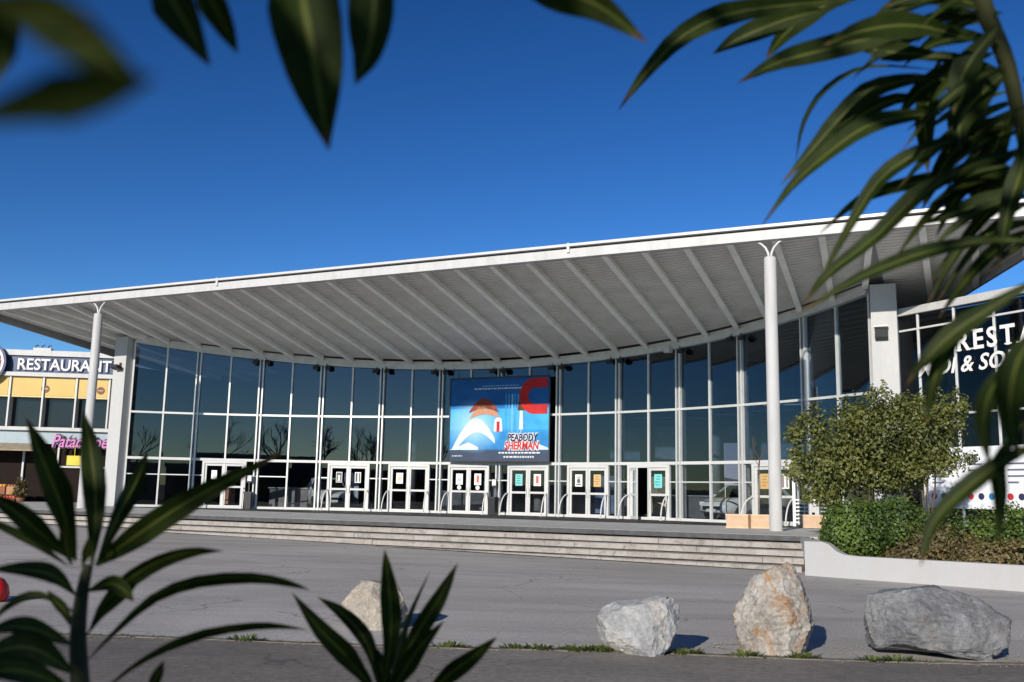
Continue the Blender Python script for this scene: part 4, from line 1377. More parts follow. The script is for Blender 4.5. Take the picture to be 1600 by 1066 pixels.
# goods in front of the shop
cr_c = [(.62, .26, .04), (.55, .40, .10), (.60, .10, .06), (.58, .50, .40), (.62, .30, .05), (.35, .12, .06)]
for k in range(6):
    t = -.35 + .74 * (k % 3); z0 = ZG + .02 + .62 * (k // 3)
    P = RP(t, z0, 1.7 - .5 * (k // 3))
    o = empty('fruit_crate', P)
    tag(o, ('%s crate of the %s row in the display outside the shop at far left' % (['leftmost', 'middle', 'rightmost'][k % 3], ['lower', 'upper'][k // 3])), 'crate', 'crates outside the shop')
    mb = MB(); mb.box(P + Z * .22, rdv, rnn, Z, .66, .48, .44); mb.build('box', plain('crate_%d' % (k % 2), ((.25, .10, .05), (.40, .22, .10))[k % 2], .8), o)
    for j in range(8):
        mb = MB(); mb.ball(P + rdv * (-.24 + .16 * (j % 4)) + rnn * (-.1 + .2 * (j // 4)) + Z * (.48), .09, nu=8, nv=5); mb.build('fruit', plain('fruit_%d' % k, cr_c[k], .5), o, True)
def potplant(t, d, h, lab, c=M_lf2, z=ZG):
    P = RP(t, z, d)
    o = empty('potted_plant', P); tag(o, lab, 'plant', 'potted plants outside the shops')
    mb = MB(); mb.lathe(P, [(.18, 0), (.26, .42), (.28, .42), (.28, .48)], 14); mb.build('pot', plain('terracotta', (.32, .12, .07), .8), o)
    crown('foliage', [(P.x, P.y, P.z + .48 + h * .5, .42, .42, h * .6)], 700, .16, c, o, shell=.2)
potplant(1.6, 1.6, 1.0, 'potted plant just right of the crates outside the shop', M_lf3)
potplant(3.6, 1.8, 1.1, 'yellow green potted plant under the violet script sign')
potplant(6.2, 1.6, 1.2, 'potted green plant beside the left white pillar')
mb = MB(); q = RP(4.0, 2.35, .6); mb.box(q, rdv, rnn, Z, .8, .06, .55); mb.tube([q + Z * .27, q + Z * .9], .02, 5)
tag(mb.build('hanging_sign', plain('sign_yellow', (.62, .52, .03), .5)), 'small yellow sign hanging below the violet script sign', 'sign')

# ================================================================== BEHIND THE CAMERA (seen in the glass)
def bare_tree(P, h, seed, lab):
    rr = random.Random(seed)
    o = empty('bare_tree', P); tag(o, lab, 'tree', 'bare trees across the road')
    mb = MB(); mb.tube([P, P + Z * h * .2, P + Z * h * .34], [h * .026, h * .021, h * .018], 9); mb.build('trunk', M_bark, o, True)
    mb = MB()
    for k in range(4):
        q = 6.28 * k / 4 + rr.uniform(-.4, .4)
        branchy(P + Z * h * rr.uniform(.26, .34), h * .26, h * .014, None, 4, mb, Vector((cos(q) * .5, sin(q) * .5, .85)).normalized(), rr, .5)
    mb.build('crown', M_bark, o)
for k, (x, y, h) in enumerate(((-44, -26, 11), (-30, -30, 12), (-52, -34, 12), (-12, -34, 10), (10, -30, 11), (24, -34, 10), (-70, -20, 11))):
    bare_tree(Vector((x, y, -.8)), h, 20 + k, 'bare winter tree mirrored in the glass, %s from left across the road' % ['third', 'fourth', 'second', 'fifth', 'sixth', 'seventh', 'first'][k])
def back_house(x0, x1, y, d, h, c, lab):
    P = Vector(((x0 + x1) / 2, y, -.8))
    o = empty('roadside_building', P); tag(o, lab, 'building')
    mb = MB(); mb.hexa([(x0, y - d, -.8), (x1, y - d, -.8), (x1, y, -.8), (x0, y, -.8), (x0, y - d, h), (x1, y - d, h), (x1, y, h), (x0, y, h)]); mb.build('wall', plain(lab[:12], c, .8, 0, .15, .5), o)
    mb = MB(); mb.hexa([(x0 - .3, y - d, h + .01), (x1 + .3, y - d, h + .01), (x1 + .3, y + .3, h + .01), (x0 - .3, y + .3, h + .01), (x0 - .3, y - d, h + .4), (x1 + .3, y - d, h + .4), (x1 + .3, y + .3, h + .4), (x0 - .3, y + .3, h + .4)]); mb.build('roof', M_white, o)
    k = 0
    x = x0 + 1
    while x + 2.4 < x1:
        mb = MB(); mb.box((x + 1.2, y + .03, 1.4), (1, 0, 0), (0, 1, 0), Z, 2.2, .08, 2.6); mb.build('window', M_cglass, o)
        x += 3.4
back_house(-130, -84, -56, 14, 5.2, (.34, .32, .28), 'low pale shop furthest left across the road')
back_house(-83, -50, -50, 14, 4.2, (.30, .14, .07), 'low brick red shop across the road')
back_house(-49, -18, -58, 14, 6.0, (.24, .24, .25), 'low grey shop across the road')
back_house(-17, 14, -62, 14, 4.4, (.30, .27, .22), 'low brown shop straight across the road')
back_house(15, 60, -60, 14, 5.6, (.36, .32, .25), 'low sand coloured shop across the road')
back_house(61, 120, -56, 14, 4.6, (.26, .26, .27), 'low dark grey shop furthest right across the road')
V, F = [], []
N = 120
for k in range(N + 1):
    q = pi + pi * k / N
    R_ = 900
    h = 12 + 8 * mnoise.noise(Vector((k * .11, 0, 1))) + 8 * mnoise.noise(Vector((k * .45, 2, 1)))
    for (rr2, z) in ((R_ * .8, -3), (R_ * .92, h * .6), (R_, h), (R_ * 1.15, -3)):
        V.append((rr2 * cos(q), rr2 * sin(q), z))
for k in range(N):
    for j in range(3):
        a = k * 4 + j
        F.append((a, a + 4, a + 5, a + 1))
tag(mesh('added_hills', V, F, plain('hill_scrub', (.10, .11, .12), .95, 0, .4, .02), None, True), kind='structure')  # ridge added to darken the low horizon mirrored in the glass

# ================================================================== ROCKS
def rockmat(name, cols, stain, sc=3.0, stain_amt=0.8):
    m, t, p = nodes(name)
    tc = t.nodes.new('ShaderNodeTexCoord').outputs['Object']
    a = noisen(t, tc, sc, 10, .68, .7)
    base = ramp(t, a, [(.30, cols[0]), (.5, cols[1]), (.70, cols[2])])
    b = noisen(t, tc, sc * .7, 6, .7, 1.5)
    base = mixc(t, ramp(t, b, [(.48, (0, 0, 0)), (.64, (stain_amt,) * 3)]), base, stain)
    c = noisen(t, tc, sc * 9, 6, .75)
    base = mixc(t, .7, base, ramp(t, c, [(.3, (.45,) * 3), (.7, (1.35,) * 3)]), 'MULTIPLY')
    w = t.nodes.new('ShaderNodeTexVoronoi'); w.feature = 'DISTANCE_TO_EDGE'; w.inputs['Scale'].default_value = sc * 1.1
    vm = t.nodes.new('ShaderNodeVectorMath'); vm.operation = 'ADD'
    dn = t.nodes.new('ShaderNodeTexNoise'); dn.inputs['Scale'].default_value = 3; dn.inputs['Detail'].default_value = 5
    t.links.new(tc, dn.inputs['Vector']); t.links.new(tc, vm.inputs[0]); t.links.new(dn.outputs['Color'], vm.inputs[1]); t.links.new(vm.outputs[0], w.inputs['Vector'])
    base = mixc(t, ramp(t, w.outputs['Distance'], [(0, (.16,) * 3), (.015, (0, 0, 0))]), base, (.62, .60, .56))
    t.links.new(base, p.inputs['Base Color'])
    p.inputs['Roughness'].default_value = .85
    h = mathn(t, 'ADD', a, mathn(t, 'MULTIPLY', c, .5))
    bump(t, p, h, .9, .05)
    return m
def rock(outline, Ybase, deep, m, lab, seed, cuts=26, namp=.05, lean=0.0):
    rr = random.Random(seed)
    ys = [p[1] for p in outline]
    ytop, ybot = min(ys), max(ys)
    n = len(outline)
    def span(y):
        xs = []
        for i in range(n):
            (x0, y0), (x1, y1) = outline[i], outline[(i + 1) % n]
            if (y0 <= y < y1) or (y1 <= y < y0):
                xs.append(x0 + (x1 - x0) * (y - y0) / (y1 - y0))
        return (min(xs), max(xs)) if len(xs) >= 2 else None
    NZ, NA = 64, 110
    K = Ybase / FPX
    V = []
    cxm = (min(p[0] for p in outline) + max(p[0] for p in outline)) / 2
    for j in range(NZ + 1):
        f = j / NZ
        y = ybot + (ytop - ybot) * min(.985, max(.015, f))
        s = span(y)
        c, hw = (s[0] + s[1]) / 2, (s[1] - s[0]) / 2
        if f <= .0: hw *= .8
        if f >= 1.0: hw *= .7
        Wm = max(p[0] for p in outline) - min(p[0] for p in outline)
        hd = deep * K * Wm / 2 * sqrt(max(.05, 1 - (2 * max(0, f - .35) / 1.38) ** 2))
        for k in range(NA):
            q = 2 * pi * k / NA
            # squarish cross-section
            ce, se = cos(q), sin(q)
            e = .8
            cx = math.copysign(abs(ce) ** e, ce); sy = math.copysign(abs(se) ** e, se)
            p = at(c + hw * cx, y, Ybase)
            p.y += hd * sy + hd * 0.0
            V.append(p)
    # facet cuts (mostly on the faces seen from the front and above)
    C = sum(V, Vector()) / len(V)
    for _ in range(cuts):
        d = Vector((rr.gauss(0, .8), rr.gauss(-.5, 1), rr.gauss(.3, .6))).normalized()
        ext = max((v - C).dot(d) for v in V)
        lim = ext * rr.uniform(.80, .95)
        for v in V:
            s_ = (v - C).dot(d) - lim
            if s_ > 0: v -= d * s_ * .985
    out = []
    for v in V:
        q = v * 2.6 + Vector((seed, 0, 0))
        dsp = namp * (mnoise.noise(q) * .35 + mnoise.noise(q * 2.7) * .28 + mnoise.noise(q * 6.5) * .26 + .2 * mnoise.noise(q * 14) + .1 * mnoise.noise(q * 30))
        rad = (v - C).normalized()
        out.append(v + rad * dsp)
    F = []
    for j in range(NZ):
        for k in range(NA):
            k2 = (k + 1) % NA
            F.append((j * NA + k, j * NA + k2, (j + 1) * NA + k2, (j + 1) * NA + k))
    F.append(tuple(NZ * NA + k for k in range(NA)))
    F.append(tuple(reversed(range(NA))))
    # sink into the ground
    zmin = min(v.z for v in out)
    for v in out:
        pass
    o = mesh('boulder', out, F, m, None, True)
    try:
        bm_ = o.data
        bm_.set_sharp_from_angle(angle=radians(24))
    except Exception: pass
    o.location.z += (gz(o.location.x) - .06) - zmin if abs((gz(o.location.x)) - zmin) < .6 else 0
    tag(o, lab, 'boulder', 'boulders lined up along the forecourt edge')
    return o
def Yb(px, py): return ong(px, py).y
r1 = [(534, 940), (545, 922), (566, 907), (600, 905), (632, 920), (646, 945), (640, 975), (620, 985), (584, 986), (550, 975), (538, 958)]
r2 = [(931, 976), (940, 956), (957, 945), (992, 943), (1018, 938), (1044, 932), (1062, 947), (1060, 969), (1054, 992), (1044, 1013), (1022, 1033), (987, 1024), (946, 1011), (934, 994)]
r3 = [(1202, 880), (1186, 894), (1176, 912), (1164, 935), (1151, 952), (1149, 982), (1154, 1008), (1160, 1022), (1215, 1029), (1258, 1020), (1270, 990), (1272, 956), (1268, 935), (1259, 915), (1237, 888), (1218, 880)]
r4 = [(1340, 958), (1350, 944), (1364, 934), (1416, 926), (1450, 928), (1482, 934), (1520, 948), (1547, 965), (1580, 987), (1581, 1010), (1574, 1046), (1540, 1051), (1500, 1040), (1440, 1030), (1372, 1030), (1346, 1022), (1341, 990)]
rock(r1, Yb(590, 984) + .3, .9, rockmat('rock_beige', ((.28, .245, .20), (.44, .39, .32), (.52, .48, .42)), (.32, .30, .28)), 'pale beige boulder partly hidden behind the centre leaves', 11)
rock(r2, Yb(990, 1028) + .35, .9, rockmat('rock_pale', ((.24, .25, .26), (.38, .385, .39), (.50, .50, .49)), (.54, .47, .39), 1.6, .8), 'pale grey boulder with a smooth cream side, left of the tall one', 23)
rock(r3, Yb(1210, 1027) + .4, .8, rockmat('rock_ochre', ((.17, .15, .13), (.40, .37, .33), (.56, .54, .50)), (.34, .17, .05), 2.9, .95), 'tall upright boulder with ochre stains in front of the steps', 37, namp=.07)
rock(r4, Yb(1450, 1034) + .5, .55, rockmat('rock_grey', ((.09, .095, .105), (.20, .205, .215), (.32, .32, .325)), (.13, .115, .10), 2.0, .6), 'long low dark grey boulder at the right', 55, namp=.06)

# red plastic barrier cut by the left picture edge
P = ong(-13, 940)
o = empty('red_barrier', P); tag(o, 'red plastic barrier end at the left picture edge', 'barrier')
k = P.y / FPX
mb = MB(); mb.lathe(P, [(.15, 0), (.18, .03), (.20, .10), (.18, .20), (.12, .28), (.05, .31)], 20); mb.build('foot', plain('red_plastic', (.55, .012, .010), .35), o, True)
mb = MB()
for z in (.13, .27): mb.box(P - Vector((.9, .15, 0)) + Z * z, (1, .1, 0), (-.1, 1, 0), Z, 1.8, .05, .06)
mb.build('rail', MATS['red_plastic'], o)

# ================================================================== WEEDS ALONG THE JOINT
M_weed = leafmat('weed_leaf', (.05, .075, .015), (.12, .15, .035), .25, .6)
def tuft(P, n, h, r, name, m, parent=None):
    V, F = [], []
    for _ in range(n):
        a = rnd.uniform(0, 6.28); rr_ = r * sqrt(rnd.random())
        b = P + Vector((cos(a) * rr_, sin(a) * rr_ * .35, 0))
        d = Vector((cos(a) * .9, sin(a) * .6, rnd.uniform(.3, 1.2))).normalized()
        L = h * rnd.uniform(.5, 1.2); s_ = d.cross(Z).normalized() * L * .14
        i = len(V)
        V += [b - s_, b + s_, b + d * L * .6 + s_ * .9 + Z * .0, b + d * L * .6 - s_ * .9, b + d * L - Z * L * .12]
        F += [(i, i + 1, i + 2, i + 3), (i + 3, i + 2, i + 4)]
    return mesh(name, V, F, m, parent)
big = [(905, 1030), (940, 1030), (965, 1032), (1085, 1035), (1175, 1036), (1270, 1040), (1385, 1044), (1425, 1046), (810, 1025), (845, 1027), (700, 1020), (370, 1012)]
labs = ['weed tuft left of the pale grey boulder', 'low weed tuft touching the foot of the pale grey boulder', 'weed tuft under the pale grey boulder', 'thick weed tuft between the pale and the ochre boulders', 'weed tuft below the ochre boulder', 'weed tuft right of the ochre boulder', 'weed tuft below the left end of the long grey boulder', 'weed tuft below the middle of the long grey boulder', 'weed tuft right of the centre leaves', 'spreading weed tuft between the centre leaves and pale boulder', 'thin weed tuft behind the centre leaves', 'thin weed tuft right of the left plant']
for (px, py), lab in zip(big, labs):
    P = ong(px, py)
    P.y = jointY(P.x) + rnd.uniform(-.02, .05)
    P.z = gz(P.x) + .01
    o = tuft(P, 130 if px in (1085, 1270, 905, 940) else 80, .085, .17, 'weed_tuft', M_weed)
    tag(o, lab, 'weed', 'weeds along the pavement joint')
V, F = [], []
for _ in range(420):
    x = rnd.uniform(-6, 7)
    if mnoise.noise(Vector((x * 1.1, 0, 5))) < -.12: continue
    P = Vector((x, jointY(x) + rnd.gauss(.01, .035), gz(x) + .012))
    for q in range(7):
        a = rnd.uniform(0, 6.28); d = Vector((cos(a), sin(a), rnd.uniform(.2, 1))).normalized(); L = rnd.uniform(.015, .05); s_ = d.cross(Z).normalized() * L * .2
        i = len(V); V += [P - s_, P + s_, P + d * L]; F.append((i, i + 1, i + 2))
gv = MB()
for k in range(1500):
    if k < 700:
        x = rnd.uniform(-6, 7); y = jointY(x) + rnd.gauss(.02, .10)
    else:
        bx_, by_, br_ = rnd.choice(((1.35, 10.6, .45), (2.75, 11.0, .45), (4.6, 10.9, .9), (-1.4, 12.2, .4)))
        a = rnd.uniform(0, 6.28); x = bx_ + br_ * cos(a) * rnd.uniform(.9, 1.25); y = by_ + br_ * .5 * sin(a) * rnd.uniform(.9, 1.3)
    r_ = rnd.uniform(.004, .013)
    c = Vector((x, y, gz(x) + .008 + r_ * .4))
    gv.add([c + Vector((r_, 0, 0)), c + Vector((0, r_ * 1.2, 0)), c - Vector((r_ * 1.1, 0, 0)), c - Vector((0, r_, 0)), c + Vector((0, 0, r_ * .8))], [(0, 1, 4), (1, 2, 4), (2, 3, 4), (3, 0, 4)])
tag(gv.build('gravel', plain('gravel_stone', (.22, .20, .17), .9, 0, .5, 40)), 'loose grit and small stones along the joint and round the boulders', 'gravel', None, 'stuff')
tag(mesh('weed_growth', V, F, M_weed), 'sparse small weeds and moss growing along the pavement joint', 'weeds', None, 'stuff')

# ================================================================== OLEANDER FOREGROUND
def oleander(name, dark, lite, rib, trans):
    m, t, p = nodes(name)
    uvn = t.nodes.new('ShaderNodeUVMap')
    sep = t.nodes.new('ShaderNodeSeparateXYZ')
    t.links.new(uvn.outputs[0], sep.inputs[0])
    ac = mathn(t, 'ABSOLUTE', sep.outputs[0])
    co = t.nodes.new('ShaderNodeTexCoord').outputs['Object']
    n = noisen(t, co, 30, 3)
    base = ramp(t, n, [(.35, dark), (.7, lite)])
    fac = ramp(t, ac, [(.06, (1, 1, 1)), (.14, (0, 0, 0))])
    # fine side veins
    wv = t.nodes.new('ShaderNodeTexWave'); wv.inputs['Scale'].default_value = 9; wv.inputs['Distortion'].default_value = .5
    mp = t.nodes.new('ShaderNodeCombineXYZ')
    t.links.new(mathn(t, 'ADD', mathn(t, 'MULTIPLY', sep.outputs[1], 3.0), mathn(t, 'MULTIPLY', ac, -.5)), mp.inputs[0])
    t.links.new(mp.outputs[0], wv.inputs['Vector'])
    base = mixc(t, .12, base, ramp(t, wv.outputs[0], [(.2, (.3,) * 3), (.8, (1.5,) * 3)]), 'MULTIPLY')
    base = mixc(t, fac, base, rib)
    sp_n = noisen(t, co, 55, 5, .7)
    base = mixc(t, ramp(t, sp_n, [(.62, (0, 0, 0)), (.70, (.55,) * 3)]), base, (.09, .075, .03))
    tipf = mathn(t, 'ADD', sep.outputs[1], mathn(t, 'MULTIPLY', n, .12))
    base = mixc(t, ramp(t, tipf, [(.97, (0, 0, 0)), (1.03, (.8,) * 3)]), base, (.10, .06, .025))
    t.links.new(base, p.inputs['Base Color'])
    p.inputs['Roughness'].default_value = .55
    p.inputs['Specular IOR Level'].default_value = .13
    out = t.nodes['Material Output']
    tr = t.nodes.new('ShaderNodeBsdfTranslucent')
    t.links.new(mixc(t, 1.0, base, (1.6, 1.7, .5), 'MULTIPLY'), tr.inputs[0])
    mx = t.nodes.new('ShaderNodeMixShader'); mx.inputs[0].default_value = trans
    t.links.new(p.outputs[0], mx.inputs[1]); t.links.new(tr.outputs[0], mx.inputs[2])
    t.links.new(mx.outputs[0], out.inputs['Surface'])
    return m
M_ol = oleander('oleander_leaf', (.014, .026, .004), (.034, .052, .008), (.11, .13, .03), .33)
M_olst = plain('oleander_stem', (.05, .055, .02), .6, 0, .3, 20, 0, .2)
def cat(pts, n):
    # Catmull-Rom through the points
    P = [pts[0] * 2 - pts[1]] + list(pts) + [pts[-1] * 2 - pts[-2]]
    out = []
    segs = len(pts) - 1
    for k in range(n + 1):
        f = k / n * segs
        i = min(int(f), segs - 1); t = f - i
        a, b, c, d = P[i], P[i + 1], P[i + 2], P[i + 3]
        out.append(0.5 * ((2 * b) + (c - a) * t + (2 * a - 5 * b + 4 * c - d) * t * t + (3 * b - a - 3 * c + d) * t ** 3))
    return out
def leaf(parent, px, w, d0, d1, tilt=0.0, fold=0.25, m=M_ol, n=12):
    # px: pixel path from leaf base to tip, w: width in pixels, d0/d1: distance at base and tip
    L = len(px) - 1
    pts = [atd(x, y, d0 + (d1 - d0) * k / L) for k, (x, y) in enumerate(px)]
    C = cat(pts, n)
    V, F, UV = [], [], []
    for k, p in enumerate(C):
        f = k / n
        t = (C[min(k + 1, n)] - C[max(k - 1, 0)]).normalized()
        view = (p - EYE).normalized()
        s = t.cross(view).normalized()
        s = Matrix.Rotation(tilt + .5 * (f - .5) * sin(px[0][0] + px[-1][0]), 3, t) @ s
        nn = s.cross(t).normalized()
        if nn.dot(view) > 0: nn = -nn
        dist = (p - EYE).length
        prof = (min(1, f / .42)) ** .75 if f < .42 else max(0.0, 1 - ((f - .42) / .58) ** 1.9)
        prof = max(prof, .10 if f < .5 else 0.015)
        wob = 1 + .10 * mnoise.noise(Vector((px[0][0] * .1 + f * 5, px[-1][1] * .1, 2)))
        hw = w * .46 * dist / FPX * prof * wob / max(.35, cos(tilt))
        V += [p - s * hw + nn * hw * fold, p - s * hw * .5 + nn * hw * fold * .42, p, p + s * hw * .5 + nn * hw * fold * .42, p + s * hw + nn * hw * fold]
        UV += [(-1, f), (-.5, f), (0, f), (.5, f), (1, f)]
    for k in range(n):
        for j in range(4):
            a = k * 5 + j
            F.append((a, a + 1, a + 6, a + 5))
    return mesh('leaf', V, F, m, parent, True, UV)
def shoot(name, lab, stem, r, d, leaves, grp='oleander shoots close to the camera'):
    base = atd(*stem[0], d)
    o = empty(name, base)
    tag(o, lab, 'oleander', grp)
    mb = MB(); mb.tube(cat([atd(x, y, d) for x, y in stem], 14), [r * (1 - .5 * k / 14) for k in range(15)], 8)
    mb.build('stem', M_olst, o, True)
    for lf in leaves:
        leaf(o, *lf)
    return o
# bottom left
A = [
    ([(150, 884), (200, 846), (300, 780), (446, 705)], 42, .90, .86, .2),
    ([(144, 884), (150, 790), (142, 705), (129, 640)], 36, .90, .93, -.2),
    ([(118, 876), (96, 792), (66, 718), (40, 652)], 40, .88, .80, .5),
    ([(150, 884), (185, 805), (213, 752), (231, 704)], 30, .92, .99, .3),
    ([(108, 872), (62, 832), (20, 797), (-30, 768)], 34, .88, .82, .2),
    ([(106, 884), (52, 850), (0, 823), (-40, 806)], 14, .92, .95, .9),
    ([(138, 990), (163, 942), (205, 902), (255, 874), (305, 861), (349, 861)], 26, .9, .88, .6),
    ([(136, 924), (172, 912), (194, 922), (209, 940)], 28, .9, .86, .3),
    ([(136, 1032), (180, 985), (240, 932), (310, 906), (395, 901), (450, 910), (484, 922)], 20, .9, .86, .9),
    ([(150, 1090), (200, 1046), (256, 1012), (320, 988), (395, 977), (440, 978), (484, 985)], 15, .9, .88, .9),
    ([(118, 930), (86, 901), (42, 891), (-20, 890)], 28, .88, .82, .5),
    ([(116, 985), (100, 955), (86, 938), (74, 922)], 16, .9, .92, .3),
    ([(112, 1008), (62, 986), (20, 980), (-30, 992)], 30, .88, .80, .4),
    ([(114, 1052), (64, 1018), (20, 1012), (-40, 1034)], 46, .88, .78, .3),
    ([(116, 1080), (50, 1052), (-10, 1050), (-50, 1075)], 36, .86, .76, .4),
    ([(225, 1100), (238, 1070), (248, 1050), (256, 1032)], 18, .80, .80, .2),
    ([(112, 884), (104, 855), (100, 832), (98, 812)], 18, .87, .85, .1),
    ([(128, 884), (134, 868), (139, 850), (140, 835)], 14, .87, .85, .1),
    ([(130, 1000), (160, 960), (196, 930), (215, 912)], 10, .92, .94, .5),
    ([(122, 960), (60, 930), (10, 950), (-20, 985)], 12, .92, .94, .6),
]
shoot('oleander_shoot', 'dark oleander shoot with long leaves at the lower left', [(128, 1110), (122, 1000), (128, 930), (138, 882)], .0085, .9, A)
Bl = [
    ([(598, 1090), (611, 990), (607, 915), (601, 858)], 34, .95, .93, .15),
    ([(588, 1085), (546, 1030), (500, 984), (456, 926)], 34, .95, .88, .2),
    ([(594, 1085), (580, 1022), (560, 985), (530, 955), (496, 933)], 26, .97, 1.05, .5),
    ([(604, 1085), (646, 1000), (686, 935), (715, 880)], 30, .95, .93, .2),
    ([(606, 1080), (622, 1020), (640, 960), (672, 892)], 11, .99, 1.05, .8),
    ([(606, 1090), (630, 1050), (655, 1012), (694, 970)], 30, .93, .90, .3),
    ([(640, 1120), (695, 1060), (738, 1027), (777, 995)], 30, .93, .88, .2),
    ([(592, 1095), (570, 1060), (552, 1040), (540, 1020)], 20, .92, .88, .3),
    ([(602, 1100), (600, 1060), (590, 1030), (578, 1005)], 26, .98, 1.0, .2),
]
shoot('oleander_shoot', 'small oleander sprout with spear leaves at bottom centre', [(605, 1130), (600, 1100), (598, 1080)], .007, .95, Bl)
# top left, very close
C1 = [
    ([(-40, 0), (60, 20), (140, 70), (232, 138)], 85, .145, .14, .2),
    ([(-60, 190), (60, 158), (160, 135), (245, 122)], 80, .13, .13, .3),
    ([(-20, -20), (5, 30), (8, 80), (-5, 130)], 40, .3, .3, .2),
    ([(-60, 60), (0, 20), (60, 10), (140, 40)], 60, .15, .14, .5),
]
shoot('oleander_twig', 'out of focus oleander leaves in the upper left corner', [(-80, -60), (-60, 0), (-50, 60)], .002, .145, C1)
D1 = [
    ([(225, -60), (262, -10), (296, 45), (329, 104)], 62, .48, .46, .2),
    ([(300, -60), (325, -10), (348, 34), (372, 84)], 44, .5, .5, .3),
]
shoot('oleander_twig', 'pair of pointed oleander leaves hanging near the upper left', [(250, -120), (255, -90), (262, -60)], .003, .5, D1)
E1 = [
    ([(455, -120), (470, -20), (494, 110), (514, 235)], 112, .50, .47, .1),
    ([(600, -120), (588, -20), (578, 70), (555, 133)], 66, .52, .5, .3),
    ([(560, -100), (560, -20), (556, 40), (553, 90)], 26, .55, .54, .6),
]
shoot('oleander_twig', 'two broad dark oleander leaves hanging at top centre left', [(520, -200), (525, -160), (530, -110)], .003, .52, E1)
F1 = [([(760, -70), (840, -28), (930, 6), (1012, 67)], 62, .62, .58, .25)]
shoot('oleander_twig', 'single oleander leaf tip at the top centre', [(700, -120), (720, -100), (760, -70)], .0025, .62, F1)
# upper right branch
G = [
    ([(1330, 0), (1231, 8), (1139, 22), (1067, 56), (1011, 113), (966, 173)], 36, 1.0, .92, .3),
    ([(1290, 15), (1230, 30), (1160, 58), (1112, 86)], 36, 1.02, 1.0, .3),
    ([(1520, 50), (1421, 46), (1293, 77), (1216, 98), (1151, 131)], 40, .98, .92, .35),
    ([(1360, -10), (1290, 8), (1232, 48), (1196, 92)], 34, 1.03, 1.05, .3),
    ([(1520, 62), (1430, 40), (1350, 48), (1285, 72)], 38, .96, .9, .4),
    ([(1490, 90), (1420, 84), (1380, 80), (1330, 70)], 30, .98, 1.0, .3),
    ([(1470, 110), (1359, 105), (1293, 138), (1257, 190), (1243, 254)], 9, 1.05, 1.08, .9),
    ([(1470, 122), (1420, 125), (1359, 143), (1308, 190), (1272, 231), (1219, 290)], 32, 1.0, .96, .4),
    ([(1470, 178), (1430, 180), (1359, 195), (1298, 236), (1241, 287), (1189, 355)], 30, .98, .9, .5),
    ([(1475, 160), (1400, 155), (1330, 190), (1280, 232), (1262, 250)], 26, 1.02, 1.02, .4),
    ([(1520, 215), (1487, 220), (1421, 246), (1369, 287), (1328, 354), (1270, 458)], 26, .98, .92, .5),
    ([(1560, 270), (1518, 272), (1426, 287), (1344, 313), (1280, 366)], 22, 1.02, 1.02, .6),
    ([(1575, 258), (1487, 277), (1431, 307), (1369, 369), (1292, 430), (1253, 480)], 28, .96, .9, .45),
    ([(1640, 378), (1540, 376), (1450, 393), (1390, 414), (1324, 444), (1244, 494)], 24, .85, .8, .45),
    ([(1640, 425), (1549, 480), (1495, 516), (1450, 558), (1416, 602)], 32, .70, .68, .3),
    ([(1640, 500), (1592, 560), (1578, 640), (1592, 715)], 44, .55, .55, .3),
    ([(1620, 520), (1554, 600), (1537, 660), (1546, 728)], 28, .62, .62, .5),
    ([(1540, 480), (1482, 545), (1458, 600), (1448, 666)], 26, .70, .70, .3),
    ([(1640, 690), (1575, 716), (1505, 767), (1458, 818), (1438, 886)], 30, .62, .6, .35),
    ([(1600, 660), (1563, 720), (1564, 776), (1560, 853)], 24, .66, .66, .5),
    ([(1470, 90), (1452, 150), (1446, 205), (1450, 270)], 32, 1.04, 1.06, .3),
    ([(1575, 110), (1530, 150), (1500, 190), (1502, 236)], 46, 1.0, .96, .2),
    ([(1590, 160), (1560, 220), (1535, 280), (1520, 350)], 40, 1.0, .98, .3),
    ([(1600, 180), (1600, 250), (1575, 330), (1560, 420)], 30, .96, .92, .3),
    ([(1580, 120), (1500, 110), (1440, 140), (1400, 190)], 32, 1.02, 1.0, .3),
    ([(1600, 190), (1540, 200), (1480, 250), (1440, 330)], 34, 1.0, .98, .4),
    ([(1600, 230), (1545, 262), (1500, 300), (1462, 372)], 30, 1.0, .98, .4),
    ([(1610, 280), (1560, 310), (1500, 330), (1440, 352)], 30, .98, .95, .4),
    ([(1560, 20), (1500, 0), (1440, -6), (1380, 10)], 30, 1.0, .98, .4),
    ([(1560, 40), (1520, 90), (1500, 130), (1490, 180)], 40, .98, .95, .3),
    ([(1545, -10), (1470, -14), (1400, 12), (1340, 60)], 34, 1.0, 1.0, .4),
    ([(1600, 120), (1640, 180), (1640, 260), (1620, 350)], 40, 1.0, 1.0, .3),
]
rg = random.Random(21)
stemp = [(1530, -10), (1545, 30), (1560, 70), (1575, 105), (1588, 150), (1596, 200), (1606, 250), (1615, 300), (1625, 350)]
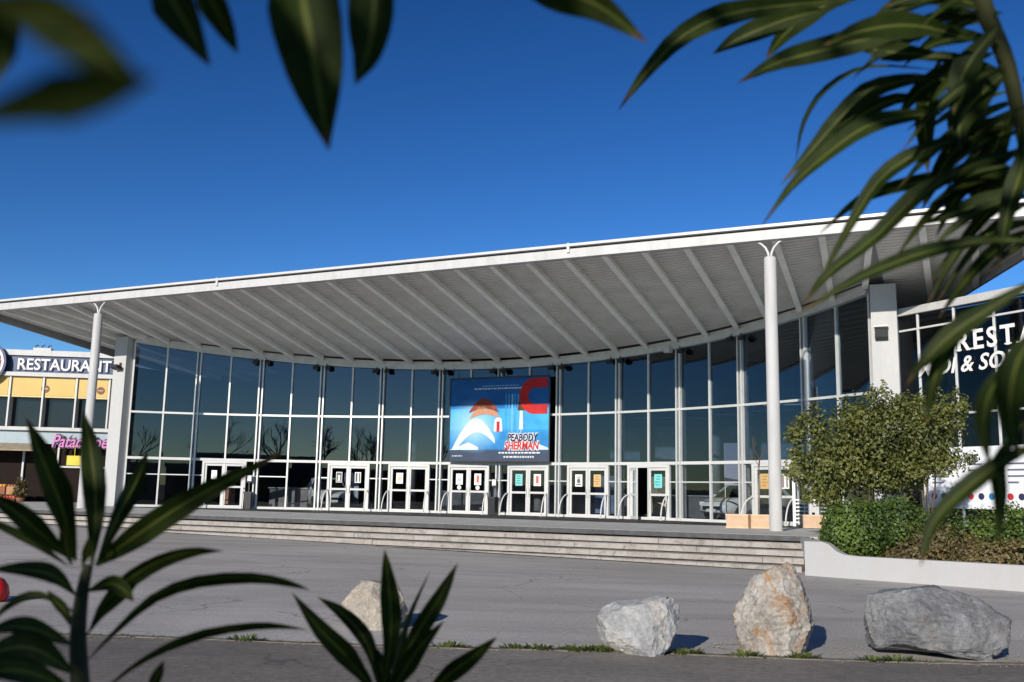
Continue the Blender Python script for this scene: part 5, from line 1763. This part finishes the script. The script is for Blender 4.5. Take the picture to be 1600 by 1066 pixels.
for k in range(34):
    x, y = rg.choice(stemp)
    x += rg.uniform(-10, 25); y += rg.uniform(-15, 15)
    L_ = rg.uniform(110, 230); a = rg.uniform(.15, 1.0) * (1 if rg.random() < .8 else -.5); g_ = rg.uniform(.5, 1.3)
    pts = []
    for j in range(5):
        f = j / 4
        pts.append((x - L_ * f * cos(a * .6), y + L_ * (f * sin(a) * .55 + g_ * f * f * .55 - .12 * f)))
    G.append((pts, rg.uniform(11, 20), rg.uniform(.95, 1.1), rg.uniform(.9, 1.1), rg.uniform(.2, .7)))
go = shoot('oleander_branch', 'large oleander branch with arching leaves at the upper right', [(1515, -60), (1540, 20), (1572, 95), (1592, 180), (1612, 280), (1640, 400)], .009, 1.0, G)
mb = MB(); mb.tube(cat([atd(1650, 420, .8), atd(1620, 480, .7), atd(1630, 600, .62), atd(1612, 690, .6), atd(1640, 760, .6)], 14), .004, 8); mb.build('stem', M_olst, go, True)

# unseen oleander bush left of and behind the camera, added to shade the leaves
bush = empty('oleander_shade_bush', Vector((-1.0, -1.4, gz(-1))))
tag(bush, 'unseen oleander bush behind the viewpoint, added to shade the foreground leaves', 'bush')
rb = random.Random(5)
for k in range(14):
    a = rb.uniform(0, 6.28)
    P = Vector((-1.0 + .3 * cos(a), -1.4 + .3 * sin(a), gz(-1)))
    q = P + Vector((cos(a) * rb.uniform(.2, 1.0), sin(a) * rb.uniform(.2, .6), rb.uniform(2.0, 3.2)))
    mb = MB(); mb.tube([P, P.lerp(q, .5) + Vector((0, 0, .1)), q], [.02, .015, .008], 7); mb.build('stem', M_olst, bush, True)
V, F = [], []
for _ in range(19000):
    p = Vector((rb.uniform(-2.6, 1.0), rb.uniform(-2.2, -.35), gz(-1) + rb.uniform(.3, 3.4)))
    if p.x > .45 - .47 * (.85 - p.y) - .26 and p.z > 1.0 and rb.random() < .9: continue  # foliage thinned here to let sun through to the right branch
    d = Vector((rb.uniform(-1, 1), rb.uniform(-1, 1), rb.uniform(-.2, 1))).normalized()
    L = rb.uniform(.12, .19); s_ = d.orthogonal().normalized(); s_ = Matrix.Rotation(rb.uniform(0, 6.28), 3, d) @ s_
    i = len(V)
    V += [p, p + d * L * .45 + s_ * .014, p + d * L, p + d * L * .45 - s_ * .014]
    F.append((i, i + 1, i + 2, i + 3))
mesh('foliage', V, F, leafmat('bush_leaf', (.02, .045, .01), (.045, .08, .016), .2, .4), bush)
